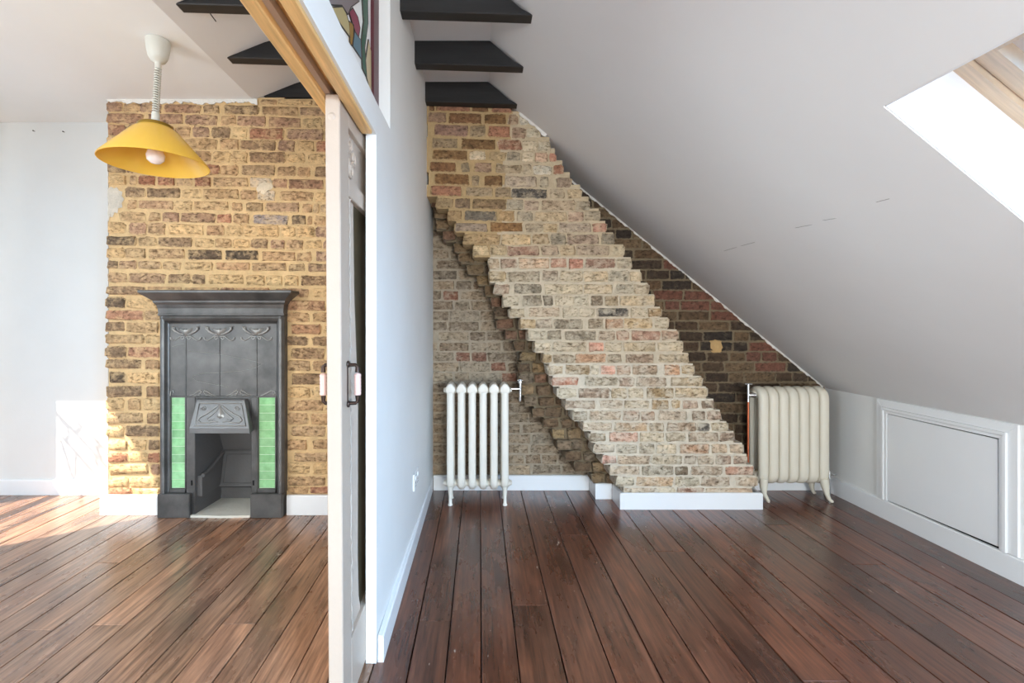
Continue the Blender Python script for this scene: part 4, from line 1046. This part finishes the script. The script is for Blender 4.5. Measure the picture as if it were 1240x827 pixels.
vv.tube([(1.742, 3.15, .757), (1.79, 3.15, .757)], .006, 8); vv.build('valve', M_CHROME, rc_, smooth=True)['label'] = 'chrome valve at the top corner'
MB().tube([(1.765, 3.15, .64), (1.765, 3.152, .30), (1.766, 3.155, .0)], .0078, 10).build('supply_pipe', M_COPPER, rc_, smooth=True)['label'] = 'upright copper pipe'
v2 = MB().tube([(2.262, 3.16, .152), (2.305, 3.16, .152)], .010, 10); v2.tube([(2.305, 3.16, .168), (2.305, 3.16, .09), (2.307, 3.16, .0)], [.011, .009, .007], 10); v2.tube([(2.305, 3.16, .165), (2.345, 3.15, .158)], .006, 8)
v2.lathe([(0, -.012), (.011, -.01), (.011, .01), (0, .012)], (2.305, 3.16, .175), 12, cap=False); v2.build('valve', M_CHROME, rc_, smooth=True)

# ------------------------------------------------------------------ pendant lamp
lp = thing('pendant_lamp', 'yellow cone pendant lamp hanging on a coiled cord from a pale rose', 'lamp')
LX, LY = -1.545, 2.30
lp.location = (LX, LY, 0)
MB().lathe([(.0, ZL - .001), (.052, ZL - .001), (.053, ZL - .010), (.050, ZL - .045), (.043, ZL - .078), (.032, ZL - .100), (.018, ZL - .106), (.014, ZL - .112), (.014, ZL - .135), (.009, ZL - .138), (0, ZL - .138)], (0, 0, 0), 28, cap=False).build('ceiling_rose', M_LAMPGREY, lp, smooth=True)
coil = []; turns = 19; zt, zb = ZL - .135, 2.165
for i in range(turns * 12 + 1):
    a = 2 * math.pi * i / 12; coil.append((.0125 * math.cos(a) - .012 * i / (turns * 12), .0125 * math.sin(a), zt + (zb - zt) * i / (turns * 12)))
MB().tube(coil, .0036, 6).build('coiled_cord', M_LAMPGREY, lp, smooth=True)
MB().tube([(0, 0, zt + .01), (-.012, 0, zb)], .006, 8).build('cord_core', plain('cord_core_grey', (120, 116, 100), .6), lp)
OX = -.012
MB().lathe([(0, 2.172), (.015, 2.170), (.017, 2.160), (.018, 2.108), (0, 2.106)], (OX, 0, 0), 20, cap=False).build('cord_sleeve', M_LAMPGREY, lp, smooth=True)
MB().lathe([(0, 2.112), (.070, 2.110), (.075, 2.104), (.075, 2.092), (.070, 2.088), (0, 2.088)], (OX, 0, 0), 32, cap=False).build('shade_cap', M_BRASS, lp, smooth=True)
MB().lathe([(.072, 2.096), (.100, 2.074), (.225, 1.932), (.229, 1.922), (.226, 1.921), (.222, 1.930), (.098, 2.070), (.070, 2.090)], (OX, 0, 0), 48, cap=False).build('lamp_shade', M_SHADE, lp, smooth=True)
MB().lathe([(0, 2.088), (.020, 2.086), (.020, 2.03), (.014, 2.02), (0, 2.02)], (OX, 0, 0), 16, cap=False).build('bulb_holder', M_LAMPGREY, lp, smooth=True)
MB().lathe([(0, 2.03), (.013, 2.028), (.016, 2.01), (.032, 1.985), (.040, 1.962), (.036, 1.940), (.020, 1.926), (0, 1.922)], (OX + .0, 0, 0), 20, cap=False).build('bulb', M_BULB, lp, smooth=True)

# small things on the plaster
wz_ = thing('hook_wire', 'short bent wire poking from the ceiling beside the nearest black beam', 'wire')
MB().tube([(-1.215, 2.139, 2.56), (-1.20, 2.139, 2.535), (-1.178, 2.139, 2.505)], .0022, 6).build('wire', M_BRONZE, wz_)
for n_, (px, py) in enumerate(((42, 159), (78, 160))):
    o = MB().lathe([(0, 0), (.0022, 0), (.0022, -.012), (.0045, -.013), (.0045, -.015), (0, -.0155)], (wx(px, YL), YL + .002, wz(py, YL)), 8, 'y', cap=False).build('wall_nail', M_BRONZE)
    tag(o, ('left' if n_ == 0 else 'right') + ' one of two small nails high on the recess wall', 'nail', 'nails on the recess wall')

# ------------------------------------------------------------------ outside the left opening: frame and added wrought iron grille for the sun patch shadows
wo = MB(); xo0, xo1 = XL - .035, XL - .005
def bar(mb, p0, p1, w=.04):
    d = Vector((p1[0] - p0[0], p1[1] - p0[1])).normalized(); n = Vector((-d.y, d.x)) * w / 2
    mb.prism([(p0[0] + n.x, p0[1] + n.y), (p1[0] + n.x, p1[1] + n.y), (p1[0] - n.x, p1[1] - n.y), (p0[0] - n.x, p0[1] - n.y)], 'x', xo0, xo1)
loop = [(1.82, .0), (1.82, 2.45), (2.40, 2.45), (2.46, 2.296), (2.914, 1.345), (2.914, .0)]
for a, b_ in zip(loop[:-1], loop[1:]): bar(wo, a, b_, .03)
w3 = struct(wo.build('window_5', M_TRIM), 'tall white framed opening with a raking head in the left wall', 'window')
w6 = MB().box(xo0, xo1, -1.7, .7, .3, .35).box(xo0, xo1, -1.7, .7, 2.25, 2.3).box(xo0, xo1, -1.7, -1.65, .35, 2.25).box(xo0, xo1, .65, .7, .35, 2.25).box(xo0, xo1, -.525, -.475, .35, 2.25)  # added window, put in so the side fill lamp reaches the slope
w6 = struct(w6.build('window_6', M_TRIM), 'broad white framed window added beside the viewer for fill light', 'window')
MB().box(xo0 + .012, xo0 + .018, -1.65, -.525, .35, 2.25).build('pane', M_GLASS, w6); MB().box(xo0 + .012, xo0 + .018, -.475, .65, .35, 2.25).build('pane', M_GLASS, w6)
gr = thing('shadow_grille', 'added wrought iron scroll grille outside the left opening, shaped to cast the sun patch shadows', 'grille')
GX = XL - .085
def S(px, py, d=YL):                                  # where the ray of sun reaching this wall point crosses the grille plane
    x, z = wx(px, d), wz(py, d); t = (x - GX) / SUN_DIR.x; return (GX, d - t * SUN_DIR.y, z - t * SUN_DIR.z)
def gbar(pts, r, nm): MB().tube(pts, r, 6).build(nm, M_BRONZE, gr)
gbar([S(66, 498), S(90, 523), S(131, 567), S(150, 586)], .010, 'rail'); gbar([S(78, 532), S(112, 571), S(140, 600)], .011, 'rail')
gbar([S(98, 515), S(131, 548), S(150, 568)], .007, 'rail')
gbar([S(74, 534), S(92, 590)], .009, 'baluster'); gbar([S(92, 552), S(91, 590)], .008, 'baluster'); gbar([S(105, 575), S(106, 620)], .008, 'baluster')
gbar([S(a, b_) for a, b_ in ((70, 504), (82, 518), (84, 528), (80, 533), (76, 530))], .009, 'scroll')
gbar([S(a, b_) for a, b_ in ((84, 516), (92, 523), (98, 519), (97, 514), (94, 512))], .010, 'scroll')
for c in ((118, 545), (121, 552), (117, 560), (119, 538)):
    o = MB().lathe([(0, -.03), (.022, 0), (0, .03)], (0, 0, 0), 8, cap=False).build('leaf', M_BRONZE, gr); o.location = S(*c); o.scale = (.4, 1, 1.3)
gbar([(GX, 1.75, .86), (GX, 2.95, .86)], .03, 'rail'); gbar([(GX, 1.75, .30), (GX, 2.95, .30)], .012, 'rail'); gbar([(GX, 1.75, 1.18), (GX, 2.5, 1.18)], .01, 'rail')
for yy in (1.9, 2.2): gbar([(GX, yy, 0), (GX, yy, 1.18)], .008, 'baluster')
gbar([(GX, 1.76, -.02), (GX, 1.76, 1.2)], .014, 'post'); gbar([(GX, 2.96, -.02), (GX, 2.96, 1.7)], .014, 'post')
